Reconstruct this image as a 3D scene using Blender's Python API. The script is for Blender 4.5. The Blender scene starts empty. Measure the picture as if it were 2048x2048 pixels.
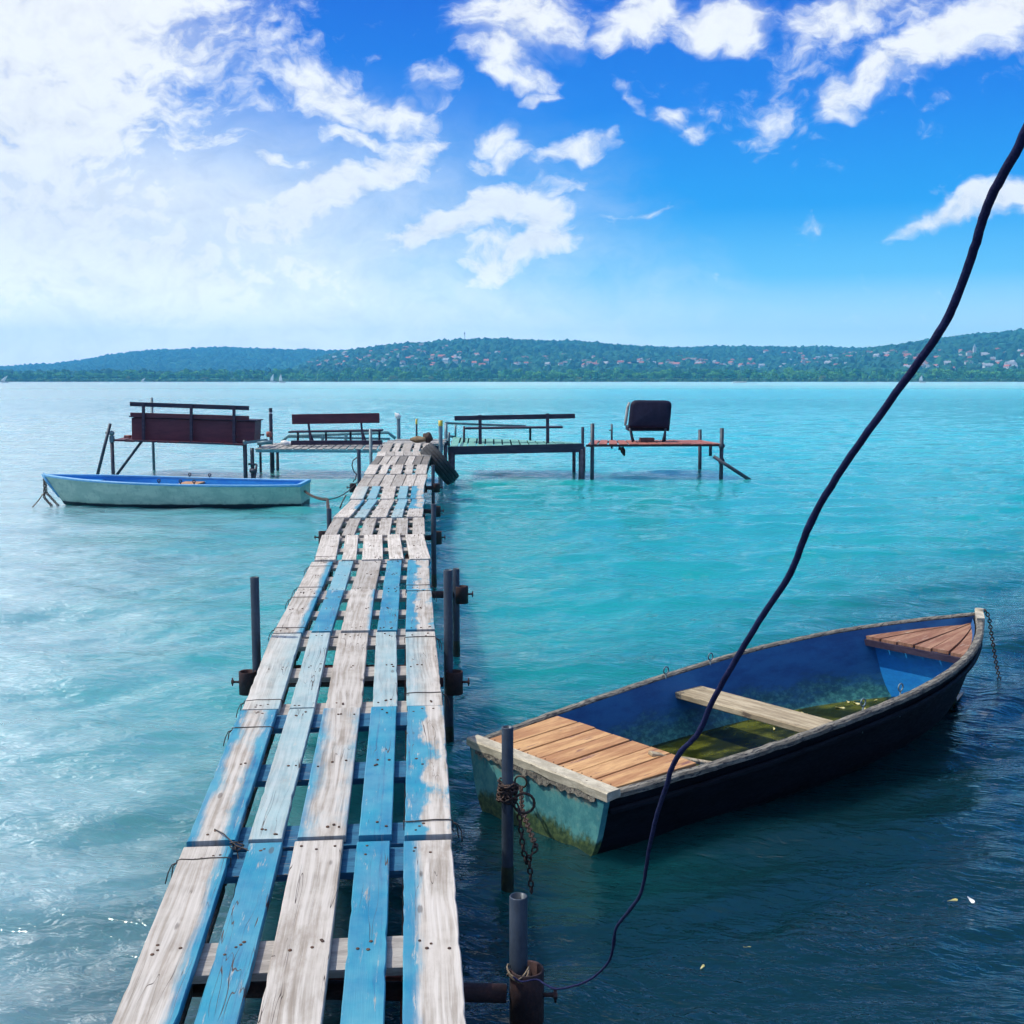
import bpy, math, random
import numpy as np
from mathutils import Vector, Matrix, Euler

random.seed(7)
rng = np.random.default_rng(7)
R = math.radians
scene = bpy.context.scene
COL = scene.collection

# ------------------------------------------------------------------ camera
FPX = 2330.0                      # focal length in pixels of the 2048 px photograph
PITCH = math.atan(264 / FPX)
CP, SP = math.cos(PITCH), math.sin(PITCH)
EYE = Vector((0, 0, 1.8))
cam_data = bpy.data.cameras.new('camera')
cam_data.sensor_fit = 'HORIZONTAL'
cam_data.sensor_width = 36.0
cam_data.lens = 36.0 * FPX / 2048
cam_data.clip_start = 0.05
cam_data.clip_end = 30000
cam = bpy.data.objects.new('camera', cam_data)
cam.location = EYE
cam.rotation_euler = (R(90) - PITCH, 0, 0)
COL.objects.link(cam)
scene.camera = cam

# ------------------------------------------------------------------ light
SUN_DIR = Vector((-1.0, 0.10, 0)).normalized() * math.cos(R(57)) + Vector((0, 0, math.sin(R(57))))
sun_data = bpy.data.lights.new('sun', 'SUN')
sun_data.energy = 4.0
sun_data.angle = R(0.55)
sun_data.color = (1.0, 0.93, 0.78)
sun = bpy.data.objects.new('sun', sun_data)
sun.rotation_euler = (-SUN_DIR).to_track_quat('-Z', 'Y').to_euler()
sun.location = (0, 0, 50)
COL.objects.link(sun)

vs = scene.view_settings
vs.view_transform = 'Standard'
vs.look = 'None'
vs.exposure = 0.0
vs.gamma = 1.0
scene.cycles.use_denoising = True
scene.cycles.max_bounces = 7
scene.cycles.diffuse_bounces = 3
scene.cycles.glossy_bounces = 4
scene.cycles.transparent_max_bounces = 8
scene.cycles.volume_bounces = 1
scene.cycles.caustics_reflective = False
scene.cycles.caustics_refractive = False


class NT:
    """small wrapper for building node trees"""
    def __init__(self, tree):
        self.t = tree
        tree.nodes.clear()

    def n(self, typ, ins=None, **props):
        nd = self.t.nodes.new(typ)
        for k, v in props.items():
            setattr(nd, k, v)
        for k, v in (ins or {}).items():
            self.set(nd.inputs[k], v)
        return nd

    def set(self, sock, v):
        if isinstance(v, bpy.types.NodeSocket):
            self.t.links.new(v, sock)
        elif isinstance(v, bpy.types.Node):
            self.t.links.new(v.outputs[0], sock)
        else:
            if sock.type == 'RGBA' and len(v) == 3:
                v = (*v, 1)
            sock.default_value = v

    def m(self, op, *a, clamp=False):
        nd = self.t.nodes.new('ShaderNodeMath')
        nd.operation = op
        nd.use_clamp = clamp
        for i, v in enumerate(a):
            self.set(nd.inputs[i], v)
        return nd.outputs[0]

    def vm(self, op, *a):
        nd = self.t.nodes.new('ShaderNodeVectorMath')
        nd.operation = op
        for i, v in enumerate(a):
            self.set(nd.inputs[3] if (op == 'SCALE' and i == 1) else nd.inputs[i], v)
        return nd.outputs[1] if op in ('LENGTH', 'DOT_PRODUCT', 'DISTANCE') else nd.outputs[0]

    def mix(self, f, a, b, blend='MIX'):
        nd = self.t.nodes.new('ShaderNodeMix')
        nd.data_type = 'RGBA'
        nd.blend_type = blend
        self.set(nd.inputs[0], f)
        self.set(nd.inputs[6], a)
        self.set(nd.inputs[7], b)
        return nd.outputs[2]

    def ramp(self, v, a, b, lo=0.0, hi=1.0, smooth=True):
        nd = self.t.nodes.new('ShaderNodeMapRange')
        nd.interpolation_type = 'SMOOTHSTEP' if smooth else 'LINEAR'
        self.set(nd.inputs[0], v)
        for i, x in enumerate((a, b, lo, hi)):
            self.set(nd.inputs[i + 1], x)
        return nd.outputs[0]

    def noise(self, vec, scale=5.0, detail=4.0, rough=0.55, lac=2.0, dist=0.0):
        nd = self.t.nodes.new('ShaderNodeTexNoise')
        if vec is not None:
            self.set(nd.inputs['Vector'], vec)
        nd.inputs['Scale'].default_value = scale
        nd.inputs['Detail'].default_value = detail
        nd.inputs['Roughness'].default_value = rough
        nd.inputs['Lacunarity'].default_value = lac
        nd.inputs['Distortion'].default_value = dist
        return nd.outputs[0]

    def scale(self, vec, s, loc=(0, 0, 0), rot=(0, 0, 0), typ='POINT'):
        nd = self.t.nodes.new('ShaderNodeMapping')
        nd.vector_type = typ
        self.set(nd.inputs[0], vec)
        nd.inputs[1].default_value = loc
        nd.inputs[2].default_value = rot
        nd.inputs[3].default_value = s
        return nd.outputs[0]


def ray(px, py):
    """direction through a pixel of the 2048 px photograph, one metre deep along the view axis"""
    x, y = (px - 1024) / FPX, (py - 1024) / FPX
    return Vector((x, CP - y * SP, -SP - y * CP))


def at_z(px, py, zc):
    return EYE + ray(px, py) * zc


def at_h(px, py, h):
    d = ray(px, py)
    return EYE + d * ((h - EYE.z) / d.z)


K = 2048 / 1932.0

# ------------------------------------------------------------------ sky
world = bpy.data.worlds.new('World')
scene.world = world
world.use_nodes = True
w = NT(world.node_tree)
geo = w.n('ShaderNodeTexCoord')
D = geo.outputs['Generated']
sky = w.n('ShaderNodeTexSky', sky_type='NISHITA', sun_disc=False)
sky.sun_elevation = R(57)
sky.sun_rotation = math.atan2(SUN_DIR.x, SUN_DIR.y)
sky.altitude = 100
sky.air_density = 1.0
sky.dust_density = 0.6
sky.ozone_density = 3.0
w.t.links.new(D, sky.inputs[0])
sep = w.n('ShaderNodeSeparateXYZ', {0: D})
dx, dy, dz = sep.outputs
# azure overhead, pale towards the horizon as the air thickens; tempered by the physical sky
def stops(v, *ks):
    nd = w.t.nodes.new('ShaderNodeValToRGB')
    w.set(nd.inputs[0], v)
    el = nd.color_ramp.elements
    while len(el) < len(ks): el.new(0.5)
    for e_, (p_, c_) in zip(el, ks):
        e_.position = p_; e_.color = (*c_, 1)
    return nd.outputs[0]


azure = stops(dz, (0.0, (.80, 1.0, .82)), (.045, (.50, .74, .80)), (.085, (.11, .42, .66)), (.14, (.003, .220, .58)), (.22, (.0006, .125, .52)), (.30, (.0005, .075, .45)), (.45, (.014, .075, .31)), (.9, (.03, .08, .24)))
azure = w.vm('SCALE', azure, 9.1 * 1.6)
skycol = w.mix(0.05, azure, sky.outputs[0])
# the cloud layer lives on the sky sphere: gnomonic coordinates round the far shore
dyc = w.m('MAXIMUM', dy, 0.08)
SX = w.m('DIVIDE', dx, dyc)
SY = w.m('DIVIDE', dz, dyc)
cv = w.n('ShaderNodeCombineXYZ', {0: SX, 1: SY, 2: 0.0}).outputs[0]
warp = w.n('ShaderNodeTexNoise', {'Vector': cv, 'Scale': 9.0, 'Detail': 4.0, 'Roughness': 0.6})
cvw = w.vm('ADD', cv, w.vm('SCALE', w.vm('SUBTRACT', warp.outputs[1], (0.5, 0.5, 0.5)), 0.075))
BLOBS = [  # centre x, y (px of a 1932 px frame), radii, tilt in degrees, strength
    (40, 60, 450, 150, 8, 1.25), (40, 230, 390, 150, 5, 1.25), (90, 400, 320, 150, 0, 1.2), (310, 60, 190, 90, -6, 0.95), (-250, 250, 420, 600, 0, 1.2), (-900, -520, 900, 620, 0, 1.15), (-2200, -900, 1200, 1200, 0, 1.1),  # the farthest-left ones are unseen, added to brighten the lake's reflection
    (300, 200, 150, 50, -4, 0.85), (380, 262, 130, 42, -4, 0.85), (330, 100, 190, 55, -10, 0.8),
    (300, 400, 220, 70, -12, 0.62), (200, 510, 480, 95, -4, 1.25), (470, 510, 330, 85, -12, 0.85), (610, 570, 330, 70, -14, 0.62), (250, 590, 700, 90, 0, 0.42),
    (640, 180, 175, 52, -22, 1.05), (560, 150, 80, 40, -25, 0.7), (740, 225, 90, 40, -10, 0.85), (800, 180, 50, 50, 20, 0.6), (660, 260, 80, 30, -8, 0.85), (780, 240, 70, 26, -12, 0.6),
    (519, 309, 42, 20, -6, 1.0), (580, 322, 40, 22, 0, 0.75),
    (730, 320, 130, 42, 26, 1.05), (610, 375, 170, 50, 22, 1.1), (500, 430, 190, 50, 12, 0.9), (800, 285, 55, 20, 30, 0.85),
    (820, 440, 130, 40, 18, 1.2), (950, 385, 115, 46, 12, 1.25), (1015, 405, 62, 62, 20, 1.15), (1010, 470, 95, 34, 14, 1.25), (930, 505, 95, 36, 10, 1.05), (880, 425, 115, 40, 20, 0.95), (915, 470, 90, 34, 12, 0.75),
    (940, 258, 60, 26, 12, 0.85), (905, 310, 40, 20, 0, 0.8), (960, 295, 60, 24, 25, 0.85), (925, 345, 50, 22, 30, 0.5), (1080, 278, 75, 24, 18, 0.85), (1130, 255, 45, 16, 30, 0.5),
    (980, 20, 120, 90, 15, 1.1), (950, 90, 70, 70, 30, 0.95), (1000, 158, 50, 30, 15, 0.8), (1010, 185, 45, 14, 8, 0.75), (1060, 50, 60, 45, 20, 0.8),
    (1215, 20, 100, 48, 22, 1.05), (1150, 55, 60, 30, 20, 0.8), (1370, 28, 100, 44, 0, 1.1), (1400, 50, 60, 34, 0, 0.9),
    (1258, 212, 34, 22, -10, 0.75), (1296, 240, 34, 26, 30, 0.65), (1460, 215, 45, 35, 50, 0.55), (1190, 178, 60, 12, -45, 0.42), (1490, 125, 90, 32, 30, 0.36), (1310, 180, 70, 40, 30, 0.28),
    (1585, 190, 46, 42, 20, 1.0), (1660, 140, 110, 40, 32, 1.05), (1790, 75, 190, 52, 32, 1.1), (1600, 25, 130, 45, 15, 0.95), (1530, 55, 60, 24, 0, 0.85), (1900, 20, 120, 60, 30, 1.05), (1740, 15, 90, 40, 0, 0.65),
    (1850, 395, 140, 26, 18, 1.1), (1960, 365, 110, 36, 12, 1.1), (1760, 430, 90, 16, 22, 0.9), (1535, 432, 32, 26, 40, 0.42), (1140, 430, 110, 24, 14, 0.40), (1660, 120, 250, 130, 25, .25),
]
total = None
for (bx, by, rx, ry, tilt, st) in BLOBS:
    d0 = ray(bx * K, by * K)
    mp = w.scale(cvw, (1.28 * rx * K / FPX, 1.4 * ry * K / FPX, 1), (d0.x / d0.y, d0.z / d0.y, 0), (0, 0, R(tilt)), 'TEXTURE')
    f = w.ramp(w.vm('LENGTH', mp), 1.25, 0.1, 0.0, st)
    total = f if total is None else w.m('MAXIMUM', total, f)
# elsewhere in the sky scattered cloud
back = w.ramp(dy, 0.25, 0.1, 0.0, 0.45)
total = w.m('MAXIMUM', total, back)
streak = w.scale(cvw, (1.0, 2.1, 1.0), (0, 0, 0), (0, 0, R(-12)))
n1 = w.noise(streak, 11.0, 9.0, 0.60)
n2 = w.noise(w.scale(cvw, (1, 1.35, 1), (3, 1, 4)), 46.0, 6.0, 0.58)
tex = w.m('ADD', w.m('MULTIPLY', w.m('SUBTRACT', n1, 0.5), 1.9), w.m('MULTIPLY', w.m('SUBTRACT', n2, 0.5), 1.25))
dens = w.m('ADD', total, tex)
cloud = w.ramp(dens, 0.20, 1.04)
thin = w.ramp(w.m('ADD', total, w.m('MULTIPLY', tex, 0.55)), 0.16, 0.95, 0.0, 0.5)
cloud = w.m('MAXIMUM', cloud, thin)
# a broad milky veil low on the left
vd = w.m('SUBTRACT', w.m('SUBTRACT', 0.205, w.m('MULTIPLY', SX, 0.55)), w.m('MULTIPLY', SY, 0.55))
veil = w.ramp(w.m('ADD', vd, w.m('MULTIPLY', w.m('SUBTRACT', n1, 0.5), 0.16)), 0.02, 0.30, 0.0, 0.92)
veil = w.m('MULTIPLY', veil, w.ramp(dz, 0.26, 0.14))
cloud = w.m('MAXIMUM', cloud, veil)
cloud = w.m('MULTIPLY', cloud, 0.965)
# unseen clouds above the upper left get added glow, brightening the left water
cs = w.vm('DOT_PRODUCT', D, tuple(Vector((-0.436, 0.327, 0.839)).normalized()))
glow = w.m('MULTIPLY', w.ramp(cs, 0.68, 1.0, 0.0, 1.0, smooth=False), w.ramp(dz, 0.22, 0.42, 0.12, 1.0))
lum = w.m('ADD', 9.2, w.m('MULTIPLY', w.m('POWER', glow, 1.0), 110.0))
lum = w.m('MULTIPLY', lum, w.ramp(w.m('ADD', w.m('MULTIPLY', n2, .5), w.m('MULTIPLY', n1, .5)), 0.34, 0.60, 0.92, 1.05))
ccol = w.vm('SCALE', w.mix(w.ramp(dz, 0.03, 0.13), (1.55, 1.5, 1.32), (0.98, 0.99, 0.99)), lum)
out_col = w.mix(cloud, skycol, ccol)
bg = w.n('ShaderNodeBackground', {'Color': out_col, 'Strength': 0.11})
wo = w.n('ShaderNodeOutputWorld')
w.t.links.new(bg.outputs[0], wo.inputs[0])


# ------------------------------------------------------------------ mesh builder
class MB:
    def __init__(self):
        self.v, self.f, self.mi, self.sm = [], [], [], []

    def add(self, verts, faces, mi=0, smooth=False):
        o = len(self.v)
        self.v.extend([tuple(p) for p in verts])
        for fc in faces:
            self.f.append([i + o for i in fc])
            self.mi.append(mi)
            self.sm.append(smooth)
        return self

    def box(self, c, s, rot=None, mi=0):
        c = Vector(c)
        pts = []
        for z in (-.5, .5):
            for (x, y) in ((-.5, -.5), (.5, -.5), (.5, .5), (-.5, .5)):
                p = Vector((x * s[0], y * s[1], z * s[2]))
                if rot is not None:
                    p = rot @ p
                pts.append(c + p)
        return self.add(pts, [(3, 2, 1, 0), (4, 5, 6, 7), (0, 1, 5, 4), (1, 2, 6, 5), (2, 3, 7, 6), (3, 0, 4, 7)], mi)

    def bar(self, a, b, wd, ht, up=(0, 0, 1), mi=0):
        a, b = Vector(a), Vector(b)
        y = (b - a)
        L = y.length
        y.normalize()
        x = y.cross(Vector(up))
        if x.length < 1e-4:
            x = y.cross(Vector((1, 0, 0)))
        x.normalize()
        z = x.cross(y)
        return self.box((a + b) / 2, (wd, L, ht), Matrix((x, y, z)).transposed(), mi)

    def quadslab(self, c4, th, mi=0):
        """slab whose top is the quad c4 (counter-clockwise from above), th thick"""
        c4 = [Vector(p) for p in c4]
        lo = [p - Vector((0, 0, th)) for p in c4]
        return self.add(lo + c4, [(3, 2, 1, 0), (4, 5, 6, 7), (0, 1, 5, 4), (1, 2, 6, 5), (2, 3, 7, 6), (3, 0, 4, 7)], mi)

    def tube(self, pts, r, n=10, mi=0, cap=True, closed=False, smooth=True):
        pts = [Vector(p) for p in pts]
        m = len(pts)
        rs = r if isinstance(r, (list, tuple)) else [r] * m
        tang = []
        for i in range(m):
            if closed:
                t = pts[(i + 1) % m] - pts[i - 1]
            else:
                t = pts[min(i + 1, m - 1)] - pts[max(i - 1, 0)]
            tang.append(t.normalized())
        ref = Vector((0, 0, 1)) if abs(tang[0].z) < 0.9 else Vector((1, 0, 0))
        u = tang[0].cross(ref).normalized()
        verts = []
        for i in range(m):
            u = (u - tang[i] * u.dot(tang[i])).normalized()
            v = tang[i].cross(u)
            for k in range(n):
                a = 2 * math.pi * k / n
                verts.append(pts[i] + (u * math.cos(a) + v * math.sin(a)) * rs[i])
        faces = []
        for i in range(m if closed else m - 1):
            j = (i + 1) % m
            for k in range(n):
                faces.append((i * n + k, i * n + (k + 1) % n, j * n + (k + 1) % n, j * n + k))
        self.add(verts, faces, mi, smooth)
        if cap and not closed:
            o = len(self.v) - len(verts)
            self.f.append([o + k for k in range(n)][::-1]); self.mi.append(mi); self.sm.append(False)
            self.f.append([o + (m - 1) * n + k for k in range(n)]); self.mi.append(mi); self.sm.append(False)
        return self

    def lathe(self, prof, origin=(0, 0, 0), n=16, axis=(0, 0, 1), mi=0, smooth=True):
        ax = Vector(axis).normalized()
        ref = Vector((1, 0, 0)) if abs(ax.x) < 0.9 else Vector((0, 1, 0))
        u = (ref - ax * ref.dot(ax)).normalized()
        v = ax.cross(u)
        o = Vector(origin)
        verts = []
        for (r, h) in prof:
            for k in range(n):
                a = 2 * math.pi * k / n
                verts.append(o + ax * h + (u * math.cos(a) + v * math.sin(a)) * r)
        faces = []
        for i in range(len(prof) - 1):
            for k in range(n):
                faces.append((i * n + k, i * n + (k + 1) % n, (i + 1) * n + (k + 1) % n, (i + 1) * n + k))
        return self.add(verts, faces, mi, smooth)

    def build(self, name, mats, parent=None, loc=None, bevel=0.0):
        """vertices are in world space; the object's own origin is its parent's, or loc"""
        me = bpy.data.meshes.new(name)
        if parent is not None:
            org = WL[parent.name]
            inv = INV.get(parent.name)
            vv = [inv @ Vector(p) for p in self.v] if inv else [Vector(p) - org for p in self.v]
        else:
            org = Vector(loc) if loc is not None else Vector(np.mean(np.array(self.v), axis=0))
            vv = [Vector(p) - org for p in self.v]
        me.from_pydata([tuple(p) for p in vv], [], self.f)
        for m_ in (mats if isinstance(mats, (list, tuple)) else [mats]):
            me.materials.append(m_)
        me.polygons.foreach_set('material_index', self.mi)
        me.polygons.foreach_set('use_smooth', self.sm)
        me.update()
        o = bpy.data.objects.new(name, me)
        COL.objects.link(o)
        if parent is not None:
            o.parent = parent
            WL[o.name] = org
            if parent.name in INV:
                INV[o.name] = INV[parent.name]
        else:
            o.location = org
            WL[o.name] = org
        if bevel:
            bv = o.modifiers.new('bevel', 'BEVEL')
            bv.width = bevel
            bv.segments = 1
            bv.limit_method = 'ANGLE'
            bv.angle_limit = R(40)
        return o


WL, INV = {}, {}


def thing(name, label, cat, loc=(0, 0, 0), group=None, matrix=None):
    o = bpy.data.objects.new(name, None)
    COL.objects.link(o)
    o.empty_display_size = 0.2
    if matrix is not None:
        o.matrix_world = matrix
        WL[o.name] = matrix.to_translation()
        INV[o.name] = matrix.inverted()
    else:
        o.location = loc
        WL[o.name] = Vector(loc)
    return tag(o, label, cat, group)


def tag(o, label=None, cat=None, group=None, kind=None):
    if label: o['label'] = label
    if cat: o['category'] = cat
    if group: o['group'] = group
    if kind: o['kind'] = kind
    return o


# ------------------------------------------------------------------ materials
def mat(name):
    m_ = bpy.data.materials.new(name)
    m_.use_nodes = True
    t = NT(m_.node_tree)
    p = t.n('ShaderNodeBsdfPrincipled')
    o = t.n('ShaderNodeOutputMaterial')
    t.t.links.new(p.outputs[0], o.inputs[0])
    return m_, t, p


def bump(t, p, h, strength=0.3, dist=0.01):
    b = t.n('ShaderNodeBump', {'Height': h, 'Strength': strength, 'Distance': dist})
    t.t.links.new(b.outputs[0], p.inputs['Normal'])


def worn(name, c1, c2, c3=None, scale=8.0, stretch=(1, 1, 1), rough=0.75, lo=0.4, hi=0.62, wear=0.66, metallic=0.0, bstr=0.25, spec=0.4):
    """two-tone weathered surface with an optional third colour showing where it has worn through"""
    m_, t, p = mat(name)
    co = t.scale(t.n('ShaderNodeTexCoord').outputs['Object'], stretch)
    n = t.noise(co, scale, 6, 0.62)
    c = t.mix(t.ramp(n, lo, hi), c1, c2)
    fine = t.noise(co, scale * 7, 4, 0.7)
    c = t.mix(t.ramp(fine, 0.3, 0.75, 0.0, 0.35), c, (c1[0] * .55, c1[1] * .55, c1[2] * .55))
    if c3:
        n3 = t.noise(t.scale(co, (1, 1, 1), (5, 3, 9)), scale * 1.7, 8, 0.7)
        c = t.mix(t.ramp(n3, wear - .03, wear + .05), c, c3)
    t.set(p.inputs['Base Color'], c)
    t.set(p.inputs['Roughness'], t.ramp(fine, 0.2, 0.8, rough - .12, rough + .12))
    p.inputs['Metallic'].default_value = metallic
    p.inputs['Specular IOR Level'].default_value = spec
    bump(t, p, t.m('ADD', t.m('MULTIPLY', fine, 0.6), n), bstr, 0.004)
    return m_


def board_material():
    """sun-bleached pallet wood with the remains of blue paint; the amounts come from each board"""
    m_, t, p = mat('pallet_wood')
    at = lambda nm: t.n('ShaderNodeAttribute', attribute_type='OBJECT', attribute_name=nm).outputs['Fac']
    co = t.n('ShaderNodeTexCoord').outputs['Object']
    seed = at('seed')
    off = t.n('ShaderNodeCombineXYZ', {0: t.m('MULTIPLY', seed, 3.1), 1: t.m('MULTIPLY', seed, 7.7), 2: seed}).outputs[0]
    s = t.n('ShaderNodeSeparateXYZ', {0: co})
    u = t.m('DIVIDE', s.outputs[0], at('half_width'))
    co2 = t.vm('ADD', co, off)
    # grain: long streaks along the board, bent round the knots
    wv = t.n('ShaderNodeTexNoise', {'Vector': t.scale(co2, (7, 1.6, 1)), 'Scale': 1.0, 'Detail': 2.0})
    gco = t.vm('ADD', t.scale(co2, (75, 1.6, 8)), t.vm('SCALE', wv.outputs[1], 3.2))
    grain = t.noise(gco, 1.0, 5, 0.6)
    fine = t.noise(t.scale(co2, (330, 5, 40)), 1.0, 3, 0.6)
    blotch = t.noise(co2, 7.0, 5, 0.6)
    tone = at('tone')
    wood = t.mix(t.ramp(blotch, 0.36, 0.64), (0.310, 0.280, 0.248), (0.430, 0.395, 0.360))
    wood = t.mix(t.ramp(grain, 0.40, 0.66), wood, (0.505, 0.475, 0.445))
    wood = t.mix(t.ramp(grain, 0.45, 0.33, 0, 0.40), wood, (0.20, 0.155, 0.12))
    wood = t.mix(t.ramp(fine, 0.58, 0.80, 0, 0.5), wood, (0.22, 0.19, 0.18))
    wood = t.mix(1.0, wood, t.n('ShaderNodeCombineColor', {0: tone, 1: tone, 2: tone}).outputs[0], 'MULTIPLY')
    # dirt streaks and mud
    mud = t.noise(t.scale(co2, (9, 3, 1), (2, 5, 1)), 1.0, 7, 0.68)
    wood = t.mix(t.ramp(mud, 0.50, 0.72, 0, 0.62), wood, (0.22, 0.18, 0.145))
    # paint
    val = t.m('ADD', at('paint'), t.m('MULTIPLY', at('paint_side'), u))
    val = t.m('ADD', val, t.m('MULTIPLY', at('paint_edge'), t.m('MULTIPLY', u, u)))
    pn = t.noise(t.scale(co2, (10, 4.2, 1), (8, 1, 3)), 1.0, 7, 0.62)
    pf = t.noise(t.scale(co2, (150, 9, 20), (1, 9, 3)), 1.0, 4, 0.6)
    val = t.m('ADD', val, t.m('MULTIPLY', t.m('SUBTRACT', pn, 0.5), at('paint_patch')))
    soft = at('paint_soft')
    val2 = t.m('ADD', val, t.m('MULTIPLY', t.m('SUBTRACT', pf, 0.5), 0.4))
    paint = t.ramp(t.m('DIVIDE', val2, soft), -1.0, 1.0)
    blue = t.mix(t.ramp(pn, 0.35, 0.65), (0.006, 0.165, 0.31), (0.010, 0.235, 0.36))
    blue = t.mix(t.ramp(grain, 0.44, 0.28, 0, 0.65), blue, (0.004, 0.070, 0.20))
    fade = t.m('ADD', at('fade'), t.m('MULTIPLY', t.m('SUBTRACT', blotch, 0.5), 0.9), clamp=True)
    blue = t.mix(fade, blue, (0.24, 0.42, 0.46))
    scr = t.noise(t.scale(co2, (60, 7, 6), (4, 7, 0)), 1.0, 6, 0.75)
    blue = t.mix(t.ramp(scr, 0.58, 0.68, 0, 0.8), blue, wood)
    colr = t.mix(paint, wood, blue)
    # cracks along the grain
    crk = t.noise(t.vm('ADD', t.scale(co2, (24, 0.7, 1), (1, 2, 7)), t.vm('SCALE', wv.outputs[1], 1.4)), 1.0, 2, 0.5)
    crack = t.ramp(t.m('ABSOLUTE', t.m('SUBTRACT', crk, 0.5)), 0.004, 0.0015, 0, 1)
    crack = t.m('MULTIPLY', crack, t.ramp(t.noise(co2, 3.0, 1), 0.5, 0.58))
    # knots
    vo = t.n('ShaderNodeTexVoronoi', {'Vector': t.scale(co2, (17, 6.0, 1), (0, 0, 4)), 'Scale': 1.0, 'Randomness': 1.0})
    knot = t.ramp(t.m('ADD', vo.outputs['Distance'], t.m('MULTIPLY', t.m('SUBTRACT', fine, 0.5), 0.12)), 0.17, 0.10)
    knot = t.m('MULTIPLY', knot, t.ramp(t.n('ShaderNodeSeparateColor', {0: vo.outputs['Color']}).outputs[0], 0.80, 0.84))
    dark = t.m('MAXIMUM', crack, t.m('MULTIPLY', knot, 0.6))
    colr = t.mix(dark, colr, (0.07, 0.05, 0.045))
    t.set(p.inputs['Base Color'], colr)
    t.set(p.inputs['Roughness'], t.ramp(paint, 0, 1, 0.82, 0.6))
    p.inputs['Specular IOR Level'].default_value = 0.3
    hgt = t.m('SUBTRACT', t.m('ADD', t.m('MULTIPLY', grain, 0.5), t.m('ADD', t.m('MULTIPLY', fine, 0.35), t.m('MULTIPLY', paint, 0.2))), t.m('MULTIPLY', crack, 2.0))
    bump(t, p, hgt, 0.55, 0.003)
    return m_


M = {}
M['board'] = board_material()
M['nail'] = worn('rusty_nail', (0.05, 0.03, 0.025), (0.12, 0.055, 0.03), scale=90)
M['underwood'] = worn('damp_pallet_wood', (0.28, 0.26, 0.25), (0.42, 0.39, 0.37), (0.13, 0.11, 0.09), scale=7, stretch=(1, 6, 6))
M['underblue'] = worn('blue_painted_crossboard', (0.010, 0.085, 0.19), (0.025, 0.15, 0.27), (0.22, 0.20, 0.17), scale=7, stretch=(1, 6, 6), wear=.62)
M['block'] = worn('damp_wood_block', (0.10, 0.085, 0.075), (0.20, 0.17, 0.15), scale=16)
M['pipe'] = worn('painted_steel_pipe', (0.030, 0.044, 0.068), (0.050, 0.068, 0.096), (0.10, 0.05, 0.035), scale=11, stretch=(1, 1, .5), rough=.5, wear=.66, metallic=.25)
M['pipe_light'] = worn('galvanised_pipe', (0.11, 0.17, 0.21), (0.18, 0.26, 0.30), (0.12, 0.07, 0.05), scale=9, rough=.5, metallic=.3)
M['pipe_dark'] = worn('dark_steel', (0.035, 0.04, 0.065), (0.07, 0.075, 0.11), (0.10, 0.045, 0.03), scale=9, rough=.6, metallic=.2)
M['rust'] = worn('rusty_steel', (0.030, 0.018, 0.022), (0.060, 0.028, 0.028), (0.02, 0.015, 0.02), scale=22, rough=.8)
M['redoxide'] = worn('red_oxide_iron', (0.13, 0.035, 0.035), (0.20, 0.06, 0.05), (0.05, 0.03, 0.03), scale=14, rough=.75)
M['chain'] = worn('rusty_chain', (0.045, 0.034, 0.034), (0.10, 0.06, 0.045), scale=60, rough=.65, metallic=.4)
M['wire'] = worn('iron_wire', (0.035, 0.03, 0.032), (0.07, 0.055, 0.05), scale=60, rough=.6)
M['cable'] = worn('dark_cable', (0.008, 0.010, 0.055), (0.016, 0.020, 0.085), (0.04, 0.04, 0.08), scale=70, rough=.75, wear=.7, bstr=.7, spec=.15)
M['rope'] = worn('old_rope', (0.12, 0.095, 0.07), (0.22, 0.17, 0.12), scale=60)
M['maroon'] = worn('maroon_paint', (0.085, 0.014, 0.032), (0.125, 0.024, 0.042), (0.05, 0.02, 0.03), scale=4, stretch=(.6, 1, 3), rough=.6, wear=.64)
M['darkwood'] = worn('dark_stained_wood', (0.035, 0.028, 0.055), (0.065, 0.05, 0.08), scale=6, stretch=(.6, 1, 4), rough=.65, spec=.2)
M['greywood'] = worn('grey_weathered_planks', (0.30, 0.29, 0.28), (0.47, 0.45, 0.43), (0.16, 0.14, 0.12), scale=5, stretch=(4, 1, 3))
M['tealmetal'] = worn('teal_painted_metal', (0.10, 0.27, 0.32), (0.16, 0.36, 0.40), (0.12, 0.07, 0.05), scale=9, rough=.55, wear=.68)
M['greenplank'] = worn('green_painted_planks', (0.13, 0.36, 0.31), (0.21, 0.47, 0.41), (0.34, 0.36, 0.32), scale=6, stretch=(4, .8, 1), rough=.65)
M['redplank'] = worn('faded_red_planks', (0.30, 0.085, 0.065), (0.42, 0.16, 0.12), (0.42, 0.36, 0.32), scale=6, stretch=(4, .8, 1), rough=.7, wear=.62)
M['bluehull'] = worn('navy_hull_paint', (0.003, 0.0045, 0.009), (0.006, 0.009, 0.016), (0.04, 0.045, 0.055), scale=7, stretch=(.6, 1, 2), rough=.65, wear=.68, spec=.14)
M['blueinside'] = worn('blue_boat_lining', (0.006, 0.060, 0.25), (0.010, 0.090, 0.34), (0.03, 0.17, 0.22), scale=4, stretch=(.7, 1, 2.2), rough=.55, wear=.63)
M['bluebright'] = worn('bright_blue_boat_lining', (0.010, 0.21, 0.62), (0.018, 0.27, 0.66), (0.20, 0.36, 0.58), scale=5, stretch=(.7, 1, 2), rough=.5, wear=.7)
M['gunwale'] = worn('weathered_gunwale_wood', (0.13, 0.12, 0.10), (0.27, 0.25, 0.21), (0.035, 0.035, 0.04), scale=9, stretch=(1.5, 6, 6), rough=.8, wear=.54, bstr=.6)
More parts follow.
